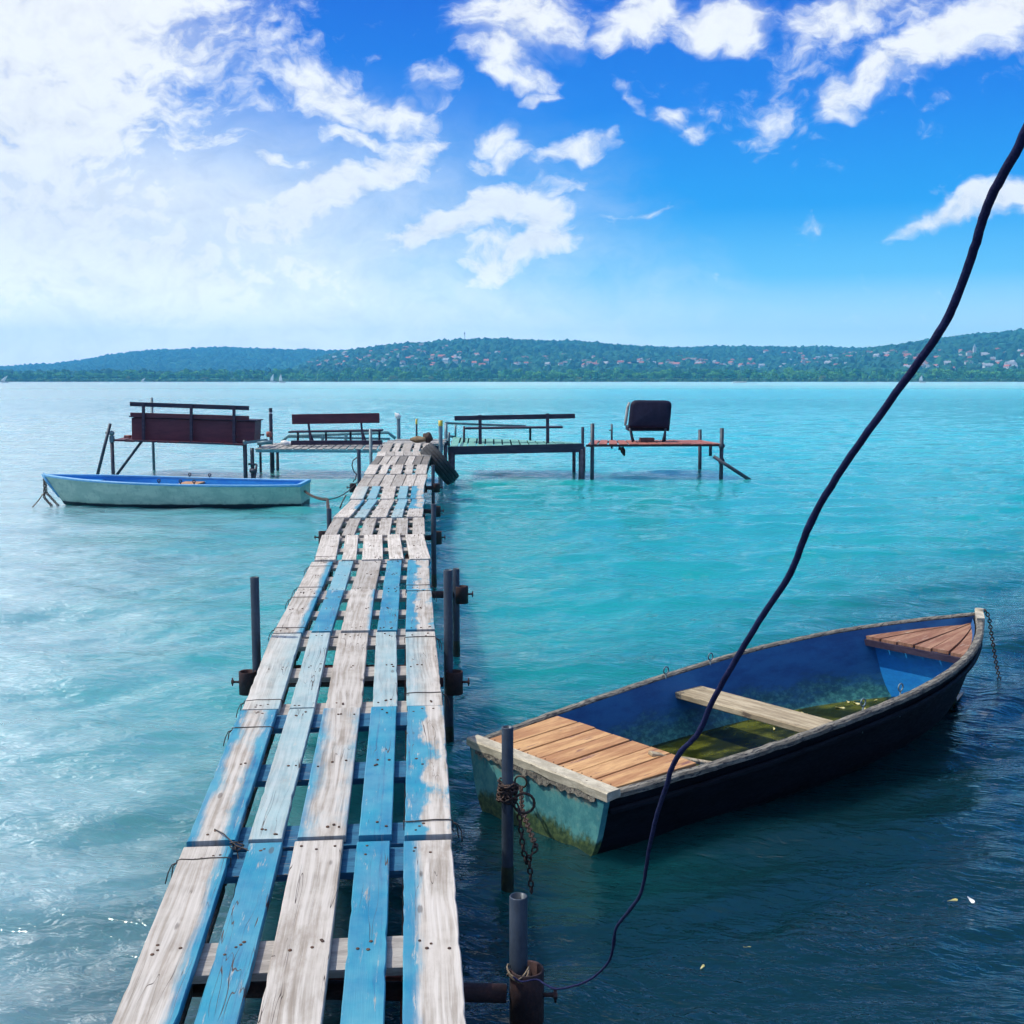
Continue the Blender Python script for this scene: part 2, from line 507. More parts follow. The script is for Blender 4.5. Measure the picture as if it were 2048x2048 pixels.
M['palewood'] = worn('pale_bare_wood', (0.40, 0.36, 0.28), (0.58, 0.53, 0.42), (0.16, 0.13, 0.10), scale=12, stretch=(2, 1, 4), rough=.7, wear=.62, bstr=.5)
M['thwart'] = worn('grey_brown_thwart_wood', (0.30, 0.24, 0.155), (0.50, 0.42, 0.29), (0.13, 0.10, 0.075), scale=6, stretch=(7, .7, 3), rough=.8, wear=.6, bstr=.5)
M['orange'] = worn('orange_stained_planks', (0.38, 0.185, 0.080), (0.60, 0.36, 0.165), (0.20, 0.09, 0.07), scale=5, stretch=(.45, 3, 1), rough=.65, wear=.60, bstr=.3)
M['redbrown'] = worn('red_brown_planks', (0.23, 0.105, 0.065), (0.35, 0.195, 0.125), (0.42, 0.33, 0.26), scale=7, stretch=(.6, 4, 1), rough=.75, wear=.62, bstr=.4)
M['tyre'] = worn('old_rubber', (0.022, 0.024, 0.03), (0.045, 0.05, 0.058), (0.12, 0.13, 0.13), scale=6, rough=.8, wear=.66)
M['cover'] = worn('navy_vinyl', (0.010, 0.009, 0.028), (0.018, 0.016, 0.042), scale=7, rough=.6, spec=.15)
M['white'] = worn('white_plastic', (0.68, 0.69, 0.70), (0.80, 0.80, 0.80), scale=20, rough=.5)
M['yellow'] = worn('yellow_paint', (0.52, 0.40, 0.05), (0.62, 0.50, 0.09), scale=30, rough=.5)
M['brownbox'] = worn('brown_crate_wood', (0.16, 0.07, 0.06), (0.24, 0.11, 0.08), scale=9, stretch=(1, 1, 4))
M['cloth'] = worn('tan_sacking', (0.17, 0.12, 0.07), (0.25, 0.18, 0.10), scale=22, rough=.95, bstr=.8)
M['darkcloth'] = worn('dark_sacking', (0.05, 0.035, 0.03), (0.09, 0.06, 0.05), scale=22, rough=.95, bstr=.8)
M['wet'] = worn('wet_algae', (0.010, 0.016, 0.012), (0.028, 0.036, 0.018), scale=40, rough=.35)
M['leaf'] = worn('dry_leaf', (0.55, 0.48, 0.16), (0.66, 0.62, 0.36), scale=40, rough=.6)


def transom_material():
    m_, t, p = mat('grimy_teal_transom')
    co = t.n('ShaderNodeTexCoord').outputs['Object']
    z = t.n('ShaderNodeSeparateXYZ', {0: co}).outputs[2]
    n = t.noise(t.scale(co, (1, 1.5, 1)), 9, 7, 0.65)
    n2 = t.noise(co, 38, 5, 0.7)
    c = t.mix(t.ramp(n, 0.4, 0.6), (0.045, 0.22, 0.25), (0.10, 0.33, 0.33))
    c = t.mix(t.ramp(n2, 0.5, 0.72, 0, 0.5), c, (0.20, 0.38, 0.34))
    alg = t.ramp(t.m('ADD', z, t.m('MULTIPLY', t.m('SUBTRACT', n, 0.5), 0.22)), 0.085, 0.035)   # algae at the waterline
    c = t.mix(alg, c, t.mix(t.ramp(n2, 0.4, 0.65), (0.02, 0.055, 0.025), (0.09, 0.14, 0.05)))
    top = t.ramp(t.m('ADD', z, t.m('MULTIPLY', t.m('SUBTRACT', n2, 0.5), 0.10)), 0.175, 0.215)
    c = t.mix(t.m('MULTIPLY', top, t.ramp(n, 0.46, 0.55)), c, (0.26, 0.24, 0.18))
    t.set(p.inputs['Base Color'], c)
    p.inputs['Roughness'].default_value = 0.6
    bump(t, p, t.m('ADD', n, n2), 0.4, 0.004)
    return m_


def cream_hull_material():
    m_, t, p = mat('pale_green_hull_paint')
    co = t.n('ShaderNodeTexCoord').outputs['Object']
    z = t.n('ShaderNodeSeparateXYZ', {0: co}).outputs[2]
    n = t.noise(t.scale(co, (1, 1, 2.4)), 4, 7, 0.65)
    n2 = t.noise(t.scale(co, (1, 1, .35)), 24, 5, 0.7)
    c = t.mix(t.ramp(n, 0.4, 0.6), (0.36, 0.47, 0.40), (0.50, 0.58, 0.48))
    c = t.mix(t.ramp(n2, 0.52, 0.75, 0, 0.55), c, (0.12, 0.22, 0.22))
    boot = t.ramp(t.m('ADD', z, t.m('MULTIPLY', t.m('SUBTRACT', n, 0.5), 0.05)), 0.062, 0.045)
    c = t.mix(boot, c, (0.018, 0.028, 0.045))
    t.set(p.inputs['Base Color'], c)
    p.inputs['Roughness'].default_value = 0.5
    return m_


def lining_material():
    """blue lining, grimy with weed towards the standing water"""
    m_, t, p = mat('grimy_blue_lining')
    co = t.n('ShaderNodeTexCoord').outputs['Object']
    z = t.n('ShaderNodeSeparateXYZ', {0: co}).outputs[2]
    n = t.noise(t.scale(co, (.8, 1, 2.5)), 5, 7, 0.65)
    n2 = t.noise(t.scale(co, (1, 1, 1.6)), 26, 5, 0.7)
    c = t.mix(t.ramp(n, 0.38, 0.62), (0.006, 0.075, 0.24), (0.012, 0.12, 0.32))
    c = t.mix(t.ramp(n2, 0.55, 0.78, 0, 0.5), c, (0.03, 0.13, 0.26))
    gr = t.ramp(t.m('ADD', z, t.m('MULTIPLY', t.m('SUBTRACT', n, 0.5), 0.34)), 0.19, 0.04)
    c = t.mix(gr, c, t.mix(t.ramp(n2, 0.42, 0.66), (0.012, 0.10, 0.12), (0.06, 0.26, 0.24)))
    t.set(p.inputs['Base Color'], c)
    p.inputs['Roughness'].default_value = 0.6
    bump(t, p, t.m('ADD', n, n2), 0.35, 0.004)
    return m_


M['transom'] = transom_material()
M['blueinside'] = lining_material()
M['creamhull'] = cream_hull_material()


def bilge_material():
    m_, t, p = mat('bilge_water')
    co = t.n('ShaderNodeTexCoord').outputs['Object']
    n = t.noise(t.scale(co, (1, 2, 1)), 3.4, 6, 0.6)
    c = t.mix(t.ramp(n, 0.42, 0.62), (0.014, 0.020, 0.003), (0.095, 0.105, 0.012))
    t.set(p.inputs['Base Color'], c)
    p.inputs['Roughness'].default_value = 0.10
    p.inputs['IOR'].default_value = 1.33
    p.inputs['Specular IOR Level'].default_value = 0.3
    bump(t, p, t.noise(co, 9, 2), 0.05, 0.01)
    return m_


M['bilge'] = bilge_material()


def water_material():
    m_, t, p = mat('lake_water')
    pos = t.n('ShaderNodeNewGeometry').outputs['Position']
    s = t.n('ShaderNodeSeparateXYZ', {0: pos})
    x, y = s.outputs[0], s.outputs[1]
    # milky turquoise lake; darker near and right, boat's shade and reflection painted in
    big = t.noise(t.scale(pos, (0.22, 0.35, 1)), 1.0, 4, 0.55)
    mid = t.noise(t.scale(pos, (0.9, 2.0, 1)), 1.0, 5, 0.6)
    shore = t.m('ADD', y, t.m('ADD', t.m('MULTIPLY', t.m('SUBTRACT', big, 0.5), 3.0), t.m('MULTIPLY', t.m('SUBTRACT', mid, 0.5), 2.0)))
    shore = t.m('SUBTRACT', shore, t.m('MULTIPLY', x, 1.05))  # skewed so the painted shade takes in the near boat's side
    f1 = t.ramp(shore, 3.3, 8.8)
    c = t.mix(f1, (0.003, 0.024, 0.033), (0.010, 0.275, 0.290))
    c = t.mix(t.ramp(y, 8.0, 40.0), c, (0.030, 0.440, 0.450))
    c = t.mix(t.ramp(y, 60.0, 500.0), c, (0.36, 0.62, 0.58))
    c = t.mix(t.m('MULTIPLY', f1, t.ramp(mid, 0.48, 0.70, 0, 0.30)), c, (0.02, 0.27, 0.26))
    # pale reflection of bright cloud painted into the water left of the pier
    cloud_sheen = t.m('SUBTRACT', t.m('DIVIDE', t.m('MULTIPLY', x, -1.0), t.m('ADD', t.m('ABSOLUTE', y), 1.5)), t.m('MULTIPLY', t.m('SUBTRACT', 0.55, t.m('ADD', t.m('MULTIPLY', big, .5), t.m('MULTIPLY', mid, .6))), 0.55))
    c = t.mix(t.ramp(cloud_sheen, 0.05, 0.40, 0.0, 0.78), c, (0.185, 0.320, 0.390))
    # suspended lime makes the water milky: light spreads under the surface
    p.subsurface_method = 'BURLEY' if hasattr(p, 'subsurface_method') else None
    p.inputs['Subsurface Weight'].default_value = 1.0
    p.inputs['Subsurface Radius'].default_value = (0.3, 1.0, 0.9)
    p.inputs['Subsurface Scale'].default_value = 0.50
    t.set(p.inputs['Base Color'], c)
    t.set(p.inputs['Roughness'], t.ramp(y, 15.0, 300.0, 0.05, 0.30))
    p.inputs['IOR'].default_value = 1.33
    p.inputs['Specular IOR Level'].default_value = 0.72
    rot = t.scale(pos, (1, 1, 1), (0, 0, 0), (0, 0, R(12)))
    b1 = t.noise(t.scale(rot, (4.2, 9.5, 1)), 1.0, 4, 0.55, dist=.6)
    b2 = t.noise(t.scale(rot, (11, 24, 1)), 1.0, 3, 0.55, dist=.8)
    b3 = t.noise(t.scale(rot, (0.5, 1.3, 1)), 1.0, 3, 0.5)
    hgt = t.m('ADD', t.m('MULTIPLY', b1, 0.024), t.m('ADD', t.m('MULTIPLY', b2, 0.0105), t.m('MULTIPLY', b3, 0.09)))
    far = t.ramp(y, 30.0, 400.0, 0.80, 0.75, smooth=False)
    b = t.n('ShaderNodeBump', {'Height': hgt, 'Strength': far, 'Distance': 1.0})
    t.t.links.new(b.outputs[0], p.inputs['Normal'])
    return m_


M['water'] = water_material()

# ------------------------------------------------------------------ boats: shared shape
class Boat:
    """local axes: x from the stern forward, y to port, z up from the waterline"""
    def __init__(s, pos, heading, L, bt, bm, tm, e, z0, z1, zk, draft=0.13):
        s.pos = Vector((pos[0], pos[1], 0)); s.hd = heading
        s.L, s.bt, s.bm, s.tm, s.e, s.z0, s.z1, s.zk, s.dr = L, bt, bm, tm, e, z0, z1, zk, draft
        s.mx = Matrix.Translation(s.pos) @ Matrix.Rotation(heading, 4, 'Z')

    def beam(s, t):
        if t < s.tm:
            return s.bm - (s.bm - s.bt) * (1 - t / s.tm) ** 2
        return max(0.0, s.bm * (1 - max(0.0, (t - s.tm) / (1 - s.tm)) ** s.e))

    def sheer(s, t):
        return s.z0 + (s.z1 - s.z0) * t * t + s.zk * t * (1 - t)

    def keel(s, t):
        return -s.dr + 0.13 * max(0, t - .55) ** 2 / .2

    def pt(s, t, u, inset=0.0, side=1, lift=0.0):
        zg, zk_ = s.sheer(t), s.keel(t) + lift
        zz = zg + (zk_ - zg) * u
        b = max(0.004, s.beam(t) - inset)
        yy = b * (1 - .20 * u - .22 * u * t * t) * max(0.0, 1 - u ** 6) ** .5
        xx = s.L * t - .075 * s.L * u * t ** 6 - inset * t ** 8
        return Vector((xx, yy * side, zz))

    def W(s, p):
        return s.mx @ Vector(p)

    def half_at(s, t, z, inset):
        zg, zk_ = s.sheer(t), s.keel(t)
        return abs(s.pt(t, min(1.0, max(0.0, (zg - z) / (zg - zk_))), inset).y)

    def shell(s, mb, inset=0.0, nt=44, nu=14, lift=0.0, t0=0.0, mi=0, flip=False):
        ts = [t0 + (1 - t0) * i / nt for i in range(nt + 1)]
        us = [i / nu for i in range(nu + 1)]
        rows = []
        for t in ts:
            row = [s.pt(t, u, inset, 1, lift) for u in us] + [s.pt(t, u, inset, -1, lift) for u in us[::-1][1:]]
            rows.append(row)
        n = len(rows[0])
        vs_ = [s.W(p) for r_ in rows for p in r_]
        fs = []
        for i in range(nt):
            for k in range(n - 1):
                q = (i * n + k, i * n + k + 1, (i + 1) * n + k + 1, (i + 1) * n + k)
                fs.append(q[::-1] if flip else q)
        mb.add(vs_, fs, mi, True)
        return n

    def plate(s, mb, t, inset, th, z_top=0.0, mi=0, lift=0.0, nu=14):
        """a flat board across the boat filling its section at t, z_top below the sheer"""
        zg = s.sheer(t); zk_ = s.keel(t) + lift
        u0 = z_top / (zg - zk_)
        us = [u0 + (1 - u0) * i / nu for i in range(nu + 1)]
        sec = [s.pt(t, u, inset, 1, lift) for u in us] + [s.pt(t, u, inset, -1, lift) for u in us[::-1][1:]]
        x0 = s.L * t
        a = [s.W((x0, p.y, p.z)) for p in sec]
        b = [s.W((x0 + th, p.y, p.z)) for p in sec]
        n = len(sec)
        mb.add(a + b, [tuple(range(n))[::-1], tuple(range(n, 2 * n))] + [(i, (i + 1) % n, n + (i + 1) % n, n + i) for i in range(n)], mi)

    def rail(s, mb, wd, ht, out, mi=0, nt=60, jit=0.0, drop=0.0, t1=1.0):
        for side in (1, -1):
            rows = []
            for i in range(nt + 1):
                t = t1 * i / nt
                p = s.pt(t, 0, 0, side)
                q0, q1 = s.pt(max(0, t - .01), 0, 0, side), s.pt(min(1, t + .01), 0, 0, side)
                tg = (q1 - q0).normalized()
                nrm = Vector((tg.y, -tg.x, 0)).normalized() * (-1 if side > 0 else 1)
                j1, j2 = random.uniform(-jit, jit), random.uniform(-jit, jit)
                o_ = p + nrm * (out + j1); i_ = o_ - nrm * wd
                zt = ht / 2 + j2 - drop
                if (i_.y * side) < 0.0: i_.y = 0.0
                rows.append([o_ + Vector((0, 0, zt - ht)), o_ + Vector((0, 0, zt - .008)), o_ - nrm * .008 + Vector((0, 0, zt)),
                             i_ + nrm * .008 + Vector((0, 0, zt)), i_ + Vector((0, 0, zt - .008)), i_ + Vector((0, 0, zt - ht))])
            vs_ = [s.W(p) for r_ in rows for p in r_]
            fs = []
            for i in range(nt):
                for k in range(6):
                    q = (i * 6 + k, i * 6 + (k + 1) % 6, (i + 1) * 6 + (k + 1) % 6, (i + 1) * 6 + k)
                    fs.append(q if side > 0 else q[::-1])
            fs += [tuple(range(6)), tuple(range(nt * 6, nt * 6 + 6))]
            mb.add(vs_, fs, mi)


NB = Boat((0.106, 4.553), 0.688, 3.406, 0.416, 0.531, 0.457, 2.355, 0.248, 0.435, 0.124)
LB = Boat((-3.03, 16.85), math.pi, 3.76, 0.42, 0.60, 0.5, 2.4, 0.315, 0.43, 0.0)

# ------------------------------------------------------------------ the lake
def make_water():
    az = np.concatenate([np.linspace(-180, -36, 49)[:-1], np.linspace(-36, 36, 721), np.linspace(36, 180, 49)[1:]])
    az = np.radians(az[:-1])
    rs = [0.4, 0.9, 1.4]
    while rs[-1] < 4700:
        r = rs[-1]
        rs.append(r + (max(0.022, r * 0.006) if r < 170 else r * 0.06))
    rs = np.array(rs)
    dr = np.gradient(rs)
    A, RR = np.meshgrid(az, rs)
    X, Y = RR * np.sin(A), RR * np.cos(A)
    sp = np.maximum(np.repeat(dr[:, None], len(az), 1), RR * np.gradient(az)[None, :])
    g = np.random.default_rng(3)
    Z = np.zeros_like(X)
    nw = 46
    for i in range(nw):
        lam = 0.10 * (2.6 / 0.10) ** (i / (nw - 1)) * g.uniform(.9, 1.1)
        th = R(100) + g.normal() * 0.50
        amp = 0.0052 * lam ** 0.70 * g.uniform(.6, 1.3)
        k = 2 * np.pi / lam
        ph = g.uniform(0, 2 * np.pi)
        att = np.exp(-(sp * 3.0 / lam) ** 2) * np.clip((165 - RR) / 110, 0, 1)
        # groups of ripples come and go over the surface
        env = 0.65 + 0.5 * np.sin(X * g.uniform(-.9, .9) + Y * g.uniform(-.7, .7) + g.uniform(0, 6))
        s_ = np.sin(k * (X * np.cos(th) + Y * np.sin(th)) + ph + 0.6 * np.sin(X * 1.7 * g.uniform(.5, 1.5) + Y * .8))
        Z += amp * att * env * (s_ + 0.25 * np.sin(2 * np.arcsin(np.clip(s_, -1, 1)) + 1.2))
    # ripples lapping off the bow of the near boat and its chain
    bx, by = NB.W((NB.L * .9, 0, 0)).xy
    d = np.hypot(X - bx, Y - by)
    Z += 0.006 * np.exp(-d / 0.7) * np.sin(d * 24) * np.exp(-(sp * 3 / .26) ** 2)
    nr, na = X.shape
    idx = np.arange(nr * na).reshape(nr, na)
    a = idx[:-1]; b = idx[1:]
    q = np.stack([a, np.roll(a, -1, 1), np.roll(b, -1, 1), b], -1).reshape(-1, 4)
    P = np.stack([X, Y, Z], -1).reshape(-1, 3)
    # the hull of the near boat keeps the lake out
    for bt in (NB, LB):
        c_, s_ = math.cos(bt.hd), math.sin(bt.hd)
        lx = (P[:, 0] - bt.pos.x) * c_ + (P[:, 1] - bt.pos.y) * s_
        ly = -(P[:, 0] - bt.pos.x) * s_ + (P[:, 1] - bt.pos.y) * c_
        tt = np.linspace(0, 1, 80)
        hb = np.array([bt.half_at(t, -0.03, 0.075) for t in tt])
        ins = (lx > 0.02) & (lx < bt.L * .93) & (np.abs(ly) < np.interp(lx / bt.L, tt, hb))
        q = q[~ins[q].all(1)]
    me = bpy.data.meshes.new('water')
    me.vertices.add(len(P)); me.vertices.foreach_set('co', P.ravel())
    me.loops.add(len(q) * 4); me.loops.foreach_set('vertex_index', q.ravel().astype(np.int32))
    me.polygons.add(len(q)); me.polygons.foreach_set('loop_start', np.arange(0, len(q) * 4, 4, dtype=np.int32))
    me.polygons.foreach_set('use_smooth', np.ones(len(q), dtype=bool))
    me.update(calc_edges=True); me.validate()
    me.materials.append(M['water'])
    o = bpy.data.objects.new('water', me)
    COL.objects.link(o)
    tag(o, kind='structure')
    if me.polygons[len(me.polygons) // 2].normal.z < 0:
        me.flip_normals()


make_water()

# ------------------------------------------------------------------ the far shore
def skyline(pts):
    xs, ys = [], []
    for (px, py) in pts:
        d = ray(px * K, py * K)
        xs.append(d.x / d.y); ys.append(d.z / d.y)
    return np.array(xs), np.array(ys)


HILLS = [  # skyline (px of a 1932 px frame), distance of the ridge, of the foot
    (skyline([(-900, 690), (-200, 697), (0, 692), (100, 686), (150, 679), (200, 669), (260, 662), (330, 659), (400, 656), (480, 656), (560, 658), (660, 661), (760, 668), (900, 700), (1200, 716), (3000, 716)]), 4300, 2700),
    (skyline([(-900, 720), (520, 714), (560, 694), (600, 677), (650, 662), (700, 657), (760, 649), (830, 641), (900, 638), (960, 640), (1050, 644), (1120, 646), (1180, 651), (1250, 657), (1320, 667), (1420, 690), (1600, 716), (3000, 720)]), 2900, 1500),
    (skyline([(-900, 720), (900, 716), (1080, 670), (1180, 655), (1250, 656), (1400, 653), (1500, 655), (1600, 656), (1700, 657), (1900, 660), (2900, 660)]), 3500, 1700),
    (skyline([(-900, 720), (1400, 716), (1530, 680), (1620, 662), (1690, 651), (1750, 643), (1800, 638), (1832, 630), (1900, 623), (1932, 622), (2100, 612), (2900, 640)]), 2700, 1350),
]


def shore_y(X):
    return 1250 + 260 * np.clip(-X / .45, 0, 1.6)


def terrain(X, y):
    """height of the land where x = X * y"""
    X = np.asarray(X, float); y = np.asarray(y, float)
    sh = shore_y(X)
    z = np.clip((y - sh) * 0.02, -2, 5.0)
    for (sx, sy), ridge, foot in HILLS:
        H = np.maximum(0, ridge * np.interp(X, sx, sy) + 1.8 - 9)
        u = np.clip((y - foot) / (ridge - foot), 0, 1)
        S = u * u * (3 - 2 * u) * .55 + u * .45
        back_ = 1 - 0.5 * np.clip((y - ridge) / 1600, 0, 1)
        z = np.maximum(z, H * S * back_)
    bumps = 3.0 * np.sin(X * 61 + y * .004) * np.sin(y * .009 + X * 23)
    return z + bumps * np.clip((z - 8) / 20, 0, 1)


def ground_material():
    m_, t, p = mat('wooded_ground')
    pos = t.n('ShaderNodeNewGeometry').outputs['Position']
    n = t.noise(pos, 0.02, 5, 0.6)
    n2 = t.noise(pos, 0.004, 3, 0.5)
    c = t.mix(t.ramp(n, 0.35, 0.65), (0.020, 0.090, 0.026), (0.045, 0.160, 0.040))
    c = t.mix(t.ramp(n2, 0.56, 0.66, 0, 0.6), c, (0.11, 0.15, 0.05))
    t.set(p.inputs['Base Color'], c)
    p.inputs['Roughness'].default_value = 0.95
    p.inputs['Specular IOR Level'].default_value = 0.1
    return m_


def foliage_material(name, c1, c2, sc=0.08):
    m_, t, p = mat(name)
    pos = t.n('ShaderNodeNewGeometry').outputs['Position']
    n = t.noise(pos, sc, 3, 0.6)
    n2 = t.noise(pos, sc * 9, 3, 0.6)
    c = t.mix(t.ramp(n, 0.35, 0.65), c1, c2)
    c = t.mix(t.ramp(n2, 0.35, 0.7, 0, .6), c, (c1[0] * .5, c1[1] * .5, c1[2] * .5))
    t.set(p.inputs['Base Color'], c)
    p.inputs['Roughness'].default_value = 0.85
    p.inputs['Specular IOR Level'].default_value = 0.15
    return m_


def grid_mesh(name, P, nr, nc, material):
    idx = np.arange(nr * nc).reshape(nr, nc)
    q = np.stack([idx[:-1, :-1], idx[:-1, 1:], idx[1:, 1:], idx[1:, :-1]], -1).reshape(-1, 4)
    me = bpy.data.meshes.new(name)
    me.from_pydata(P.tolist(), [], q.tolist())
    me.polygons.foreach_set('use_smooth', [True] * len(q))
    me.materials.append(material)
    o = bpy.data.objects.new(name, me)
    COL.objects.link(o)
    return o


Xg = np.linspace(-0.80, 0.80, 420)
yg = np.concatenate([np.linspace(1150, 1700, 40), np.linspace(1720, 4750, 95)])
XX, YY = np.meshgrid(Xg, yg)
ZZ = terrain(XX, YY)
tag(grid_mesh('hills', np.stack([XX * YY, YY, ZZ], -1).reshape(-1, 3), len(yg), len(Xg), ground_material()), kind='structure')

# the woods on the hills: one mass of small crowns
ICO_V = None


def ico():
    ph = (1 + 5 ** .5) / 2
    v = np.array([(-1, ph, 0), (1, ph, 0), (-1, -ph, 0), (1, -ph, 0), (0, -1, ph), (0, 1, ph), (0, -1, -ph), (0, 1, -ph), (ph, 0, -1), (ph, 0, 1), (-ph, 0, -1), (-ph, 0, 1)]) / (1 + ph * ph) ** .5
    f = np.array([(0, 11, 5), (0, 5, 1), (0, 1, 7), (0, 7, 10), (0, 10, 11), (1, 5, 9), (5, 11, 4), (11, 10, 2), (10, 7, 6), (7, 1, 8), (3, 9, 4), (3, 4, 2), (3, 2, 6), (3, 6, 8), (3, 8, 9), (4, 9, 5), (2, 4, 11), (6, 2, 10), (8, 6, 7), (9, 8, 1)])
    return v, f


def px_of(P):
    d = np.asarray(P) - np.array(EYE)
    zc = d[:, 1] * CP - d[:, 2] * SP
    up = d[:, 1] * SP + d[:, 2] * CP
    return (1024 + FPX * d[:, 0] / zc) / K, (1024 - FPX * up / zc) / K


iv, iff = ico()
NWOOD = 26000
Xs = rng.uniform(-.56, .56, NWOOD); ys = 1400 + 3200 * rng.random(NWOOD) ** .8
zs = terrain(Xs, ys)
ok = (zs > 4) & (ys > shore_y(Xs) + 120)
Xs, ys, zs = Xs[ok], ys[ok], zs[ok]
V, Fc = [], []
for k, (X_, y_, z_) in enumerate(zip(Xs, ys, zs)):
    s_ = rng.uniform(5, 10)
    sc = np.array([s_ * rng.uniform(.8, 1.3), s_ * rng.uniform(.8, 1.3), s_ * rng.uniform(.65, 1.25)])
    V.append(iv * rng.uniform(.75, 1.2, (12, 1)) * sc + np.array([X_ * y_, y_, z_ + s_ * .35]))
    Fc.append(iff + 12 * k)
V = np.concatenate(V); Fc = np.concatenate(Fc)
me = bpy.data.meshes.new('hillside_wood')
me.from_pydata(V.tolist(), [], Fc.tolist())
me.materials.append(foliage_material('hillside_foliage', (0.012, 0.070, 0.040), (0.032, 0.135, 0.052), .012))
o = bpy.data.objects.new('hillside_wood', me)
COL.objects.link(o)
tag(o, 'dense green wood covering the slopes and crests of the far hills', 'wood', kind='stuff')

# reeds along the far waterline
mb = MB()
for X_ in np.arange(-.62, .62, .0007):
    sh = float(shore_y(X_))
    for k in range(2):
        y_ = sh + rng.uniform(-22, 45); h_ = rng.uniform(1.8, 3.6); wd = rng.uniform(1.0, 2.2)
        x_ = X_ * y_ + rng.uniform(-.5, .5)
        b_ = rng.uniform(-.8, .8)
        mb.add([(x_ - wd, y_ + b_, -.4), (x_ + wd, y_ - b_, -.4), (x_ + wd * .6, y_ + rng.uniform(-.8, .8), h_), (x_ - wd * .7, y_ + rng.uniform(-.8, .8), h_ * rng.uniform(.75, 1))], [(0, 1, 2, 3)])
rd = mb.build('reeds', foliage_material('reed_foliage', (0.10, 0.22, 0.06), (0.17, 0.32, 0.09), .03), loc=(0, 1300, 0))
tag(rd, 'pale green reed belt along the far waterline', 'reeds', kind='stuff')

# trees of the far shore, every one its own object
LEAF = {
    'dark': foliage_material('dark_tree_foliage', (0.035, 0.190, 0.055), (0.080, 0.300, 0.080)),
    'green': foliage_material('green_tree_foliage', (0.110, 0.340, 0.065), (0.180, 0.440, 0.090)),
    'yellow': foliage_material('yellow_green_tree_foliage', (0.17, 0.24, 0.045), (0.27, 0.32, 0.07)),
    'poplar': foliage_material('poplar_foliage', (0.016, 0.045, 0.026), (0.032, 0.070, 0.034)),
}
M['bark'] = worn('far_bark', (0.05, 0.04, 0.035), (0.09, 0.075, 0.06), scale=1)


def tree_mesh(kind, seed):
    g = np.random.default_rng(seed)
    mb = MB()
    tall = kind == 'poplar'
    mb.tube([(0, 0, -.6), (g.uniform(-.2, .2), 0, 3), (g.uniform(-.4, .4), 0, 6)], [.35, .25, .1], 6, 1)
    for k in range(3):
        a = g.uniform(0, 6.28)
        mb.tube([(0, 0, 2.5 + k), (math.cos(a) * 2, math.sin(a) * 2, 5 + k)], [.14, .05], 5, 1)
    lobes = []
    for k in range(9):
        a, q = g.uniform(0, 6.28), g.uniform(0, 1)
        if tall:
            lobes.append((math.cos(a) * .8, math.sin(a) * .8, 2.0 + 12.5 * k / 8, 1.7 - 1.2 * k / 8))
        else:
            rr = 3.6 * math.sqrt(q)
            lobes.append((math.cos(a) * rr, math.sin(a) * rr, g.uniform(2.2, 7.0) + 1.8 * (1 - q), g.uniform(1.5, 2.6)))
    for (lx, ly, lz, lr) in lobes:
        for j in range(60):
            d = g.normal(size=3); d /= np.linalg.norm(d)
            c = np.array([lx, ly, lz]) + d * lr * g.uniform(.55, 1.1) * np.array([1, 1, .85])
            n = d + g.normal(size=3) * .6; n /= np.linalg.norm(n)
            a1 = np.cross(n, g.normal(size=3)); a1 /= np.linalg.norm(a1); a2 = np.cross(n, a1)
            s1, s2 = g.uniform(.35, .75), g.uniform(.35, .75)
            mb.add([c + a1 * s1, c + a2 * s2, c - a1 * s1, c - a2 * s2], [(0, 1, 2, 3)], 0)
    me = bpy.data.meshes.new(kind + '_tree')
    me.from_pydata(mb.v, [], mb.f)
    me.materials.append(LEAF[kind]); me.materials.append(M['bark'])
    me.polygons.foreach_set('material_index', mb.mi)
    return me


TREES = {k: [tree_mesh(k, 11 * i + ord(k[0])) for i in range(3)] for k in LEAF}
TL = {'dark': ('dark_tree', 'dark green rounded tree in the belt along the far shore', 'dark trees of the far shore'),
      'green': ('green_tree', 'fresh green bushy tree in the belt along the far shore', 'green trees of the far shore'),
      'yellow': ('yellow_tree', 'yellowish green tree standing out in the far shore belt', 'yellowish trees of the far shore'),
      'poplar': ('poplar_tree', 'narrow dark poplar rising above the far shore belt', 'poplars of the far shore')}


def plant(kind, X_, y_, s_):
    nm, lab, grp = TL[kind]
    o = bpy.data.objects.new(nm, TREES[kind][rng.integers(3)])
    o.location = (X_ * y_, y_, max(0.2, float(terrain(X_, y_)) - .3))
    o.rotation_euler = (0, 0, rng.uniform(0, 6.28))
    o.scale = (s_ * rng.uniform(.85, 1.35), s_ * rng.uniform(.85, 1.35), s_ * rng.uniform(.85, 1.1))
    COL.objects.link(o)
    tag(o, lab, 'tree', grp)


for k in range(270):
    X_ = -.47 + .94 * (k + rng.uniform(-.8, .8)) / 270
    row = k % 3
    y_ = float(shore_y(X_)) + 45 + row * 45 + rng.uniform(-14, 14)
    q = rng.random()
    kind = 'dark' if q < .46 else 'green'
    plant(kind, X_, y_, rng.uniform(.75, 1.25) * (1 + .12 * row))
for px_, kind, s_ in ((1090, 'yellow', .6), (395, 'yellow', .75), (250, 'yellow', .7), (745, 'yellow', .8), (815, 'yellow', .75), (1545, 'yellow', .85),
                      (35, 'poplar', 1.0), (500, 'poplar', .9), (515, 'poplar', .95), (485, 'poplar', .85), (432, 'poplar', .75), (380, 'poplar', .7), (660, 'poplar', .6)):
    d = ray(px_ * K, 1024); X_ = d.x / d.y
    plant(kind, X_, float(shore_y(X_)) + (20 if kind == 'yellow' else 90), s_)

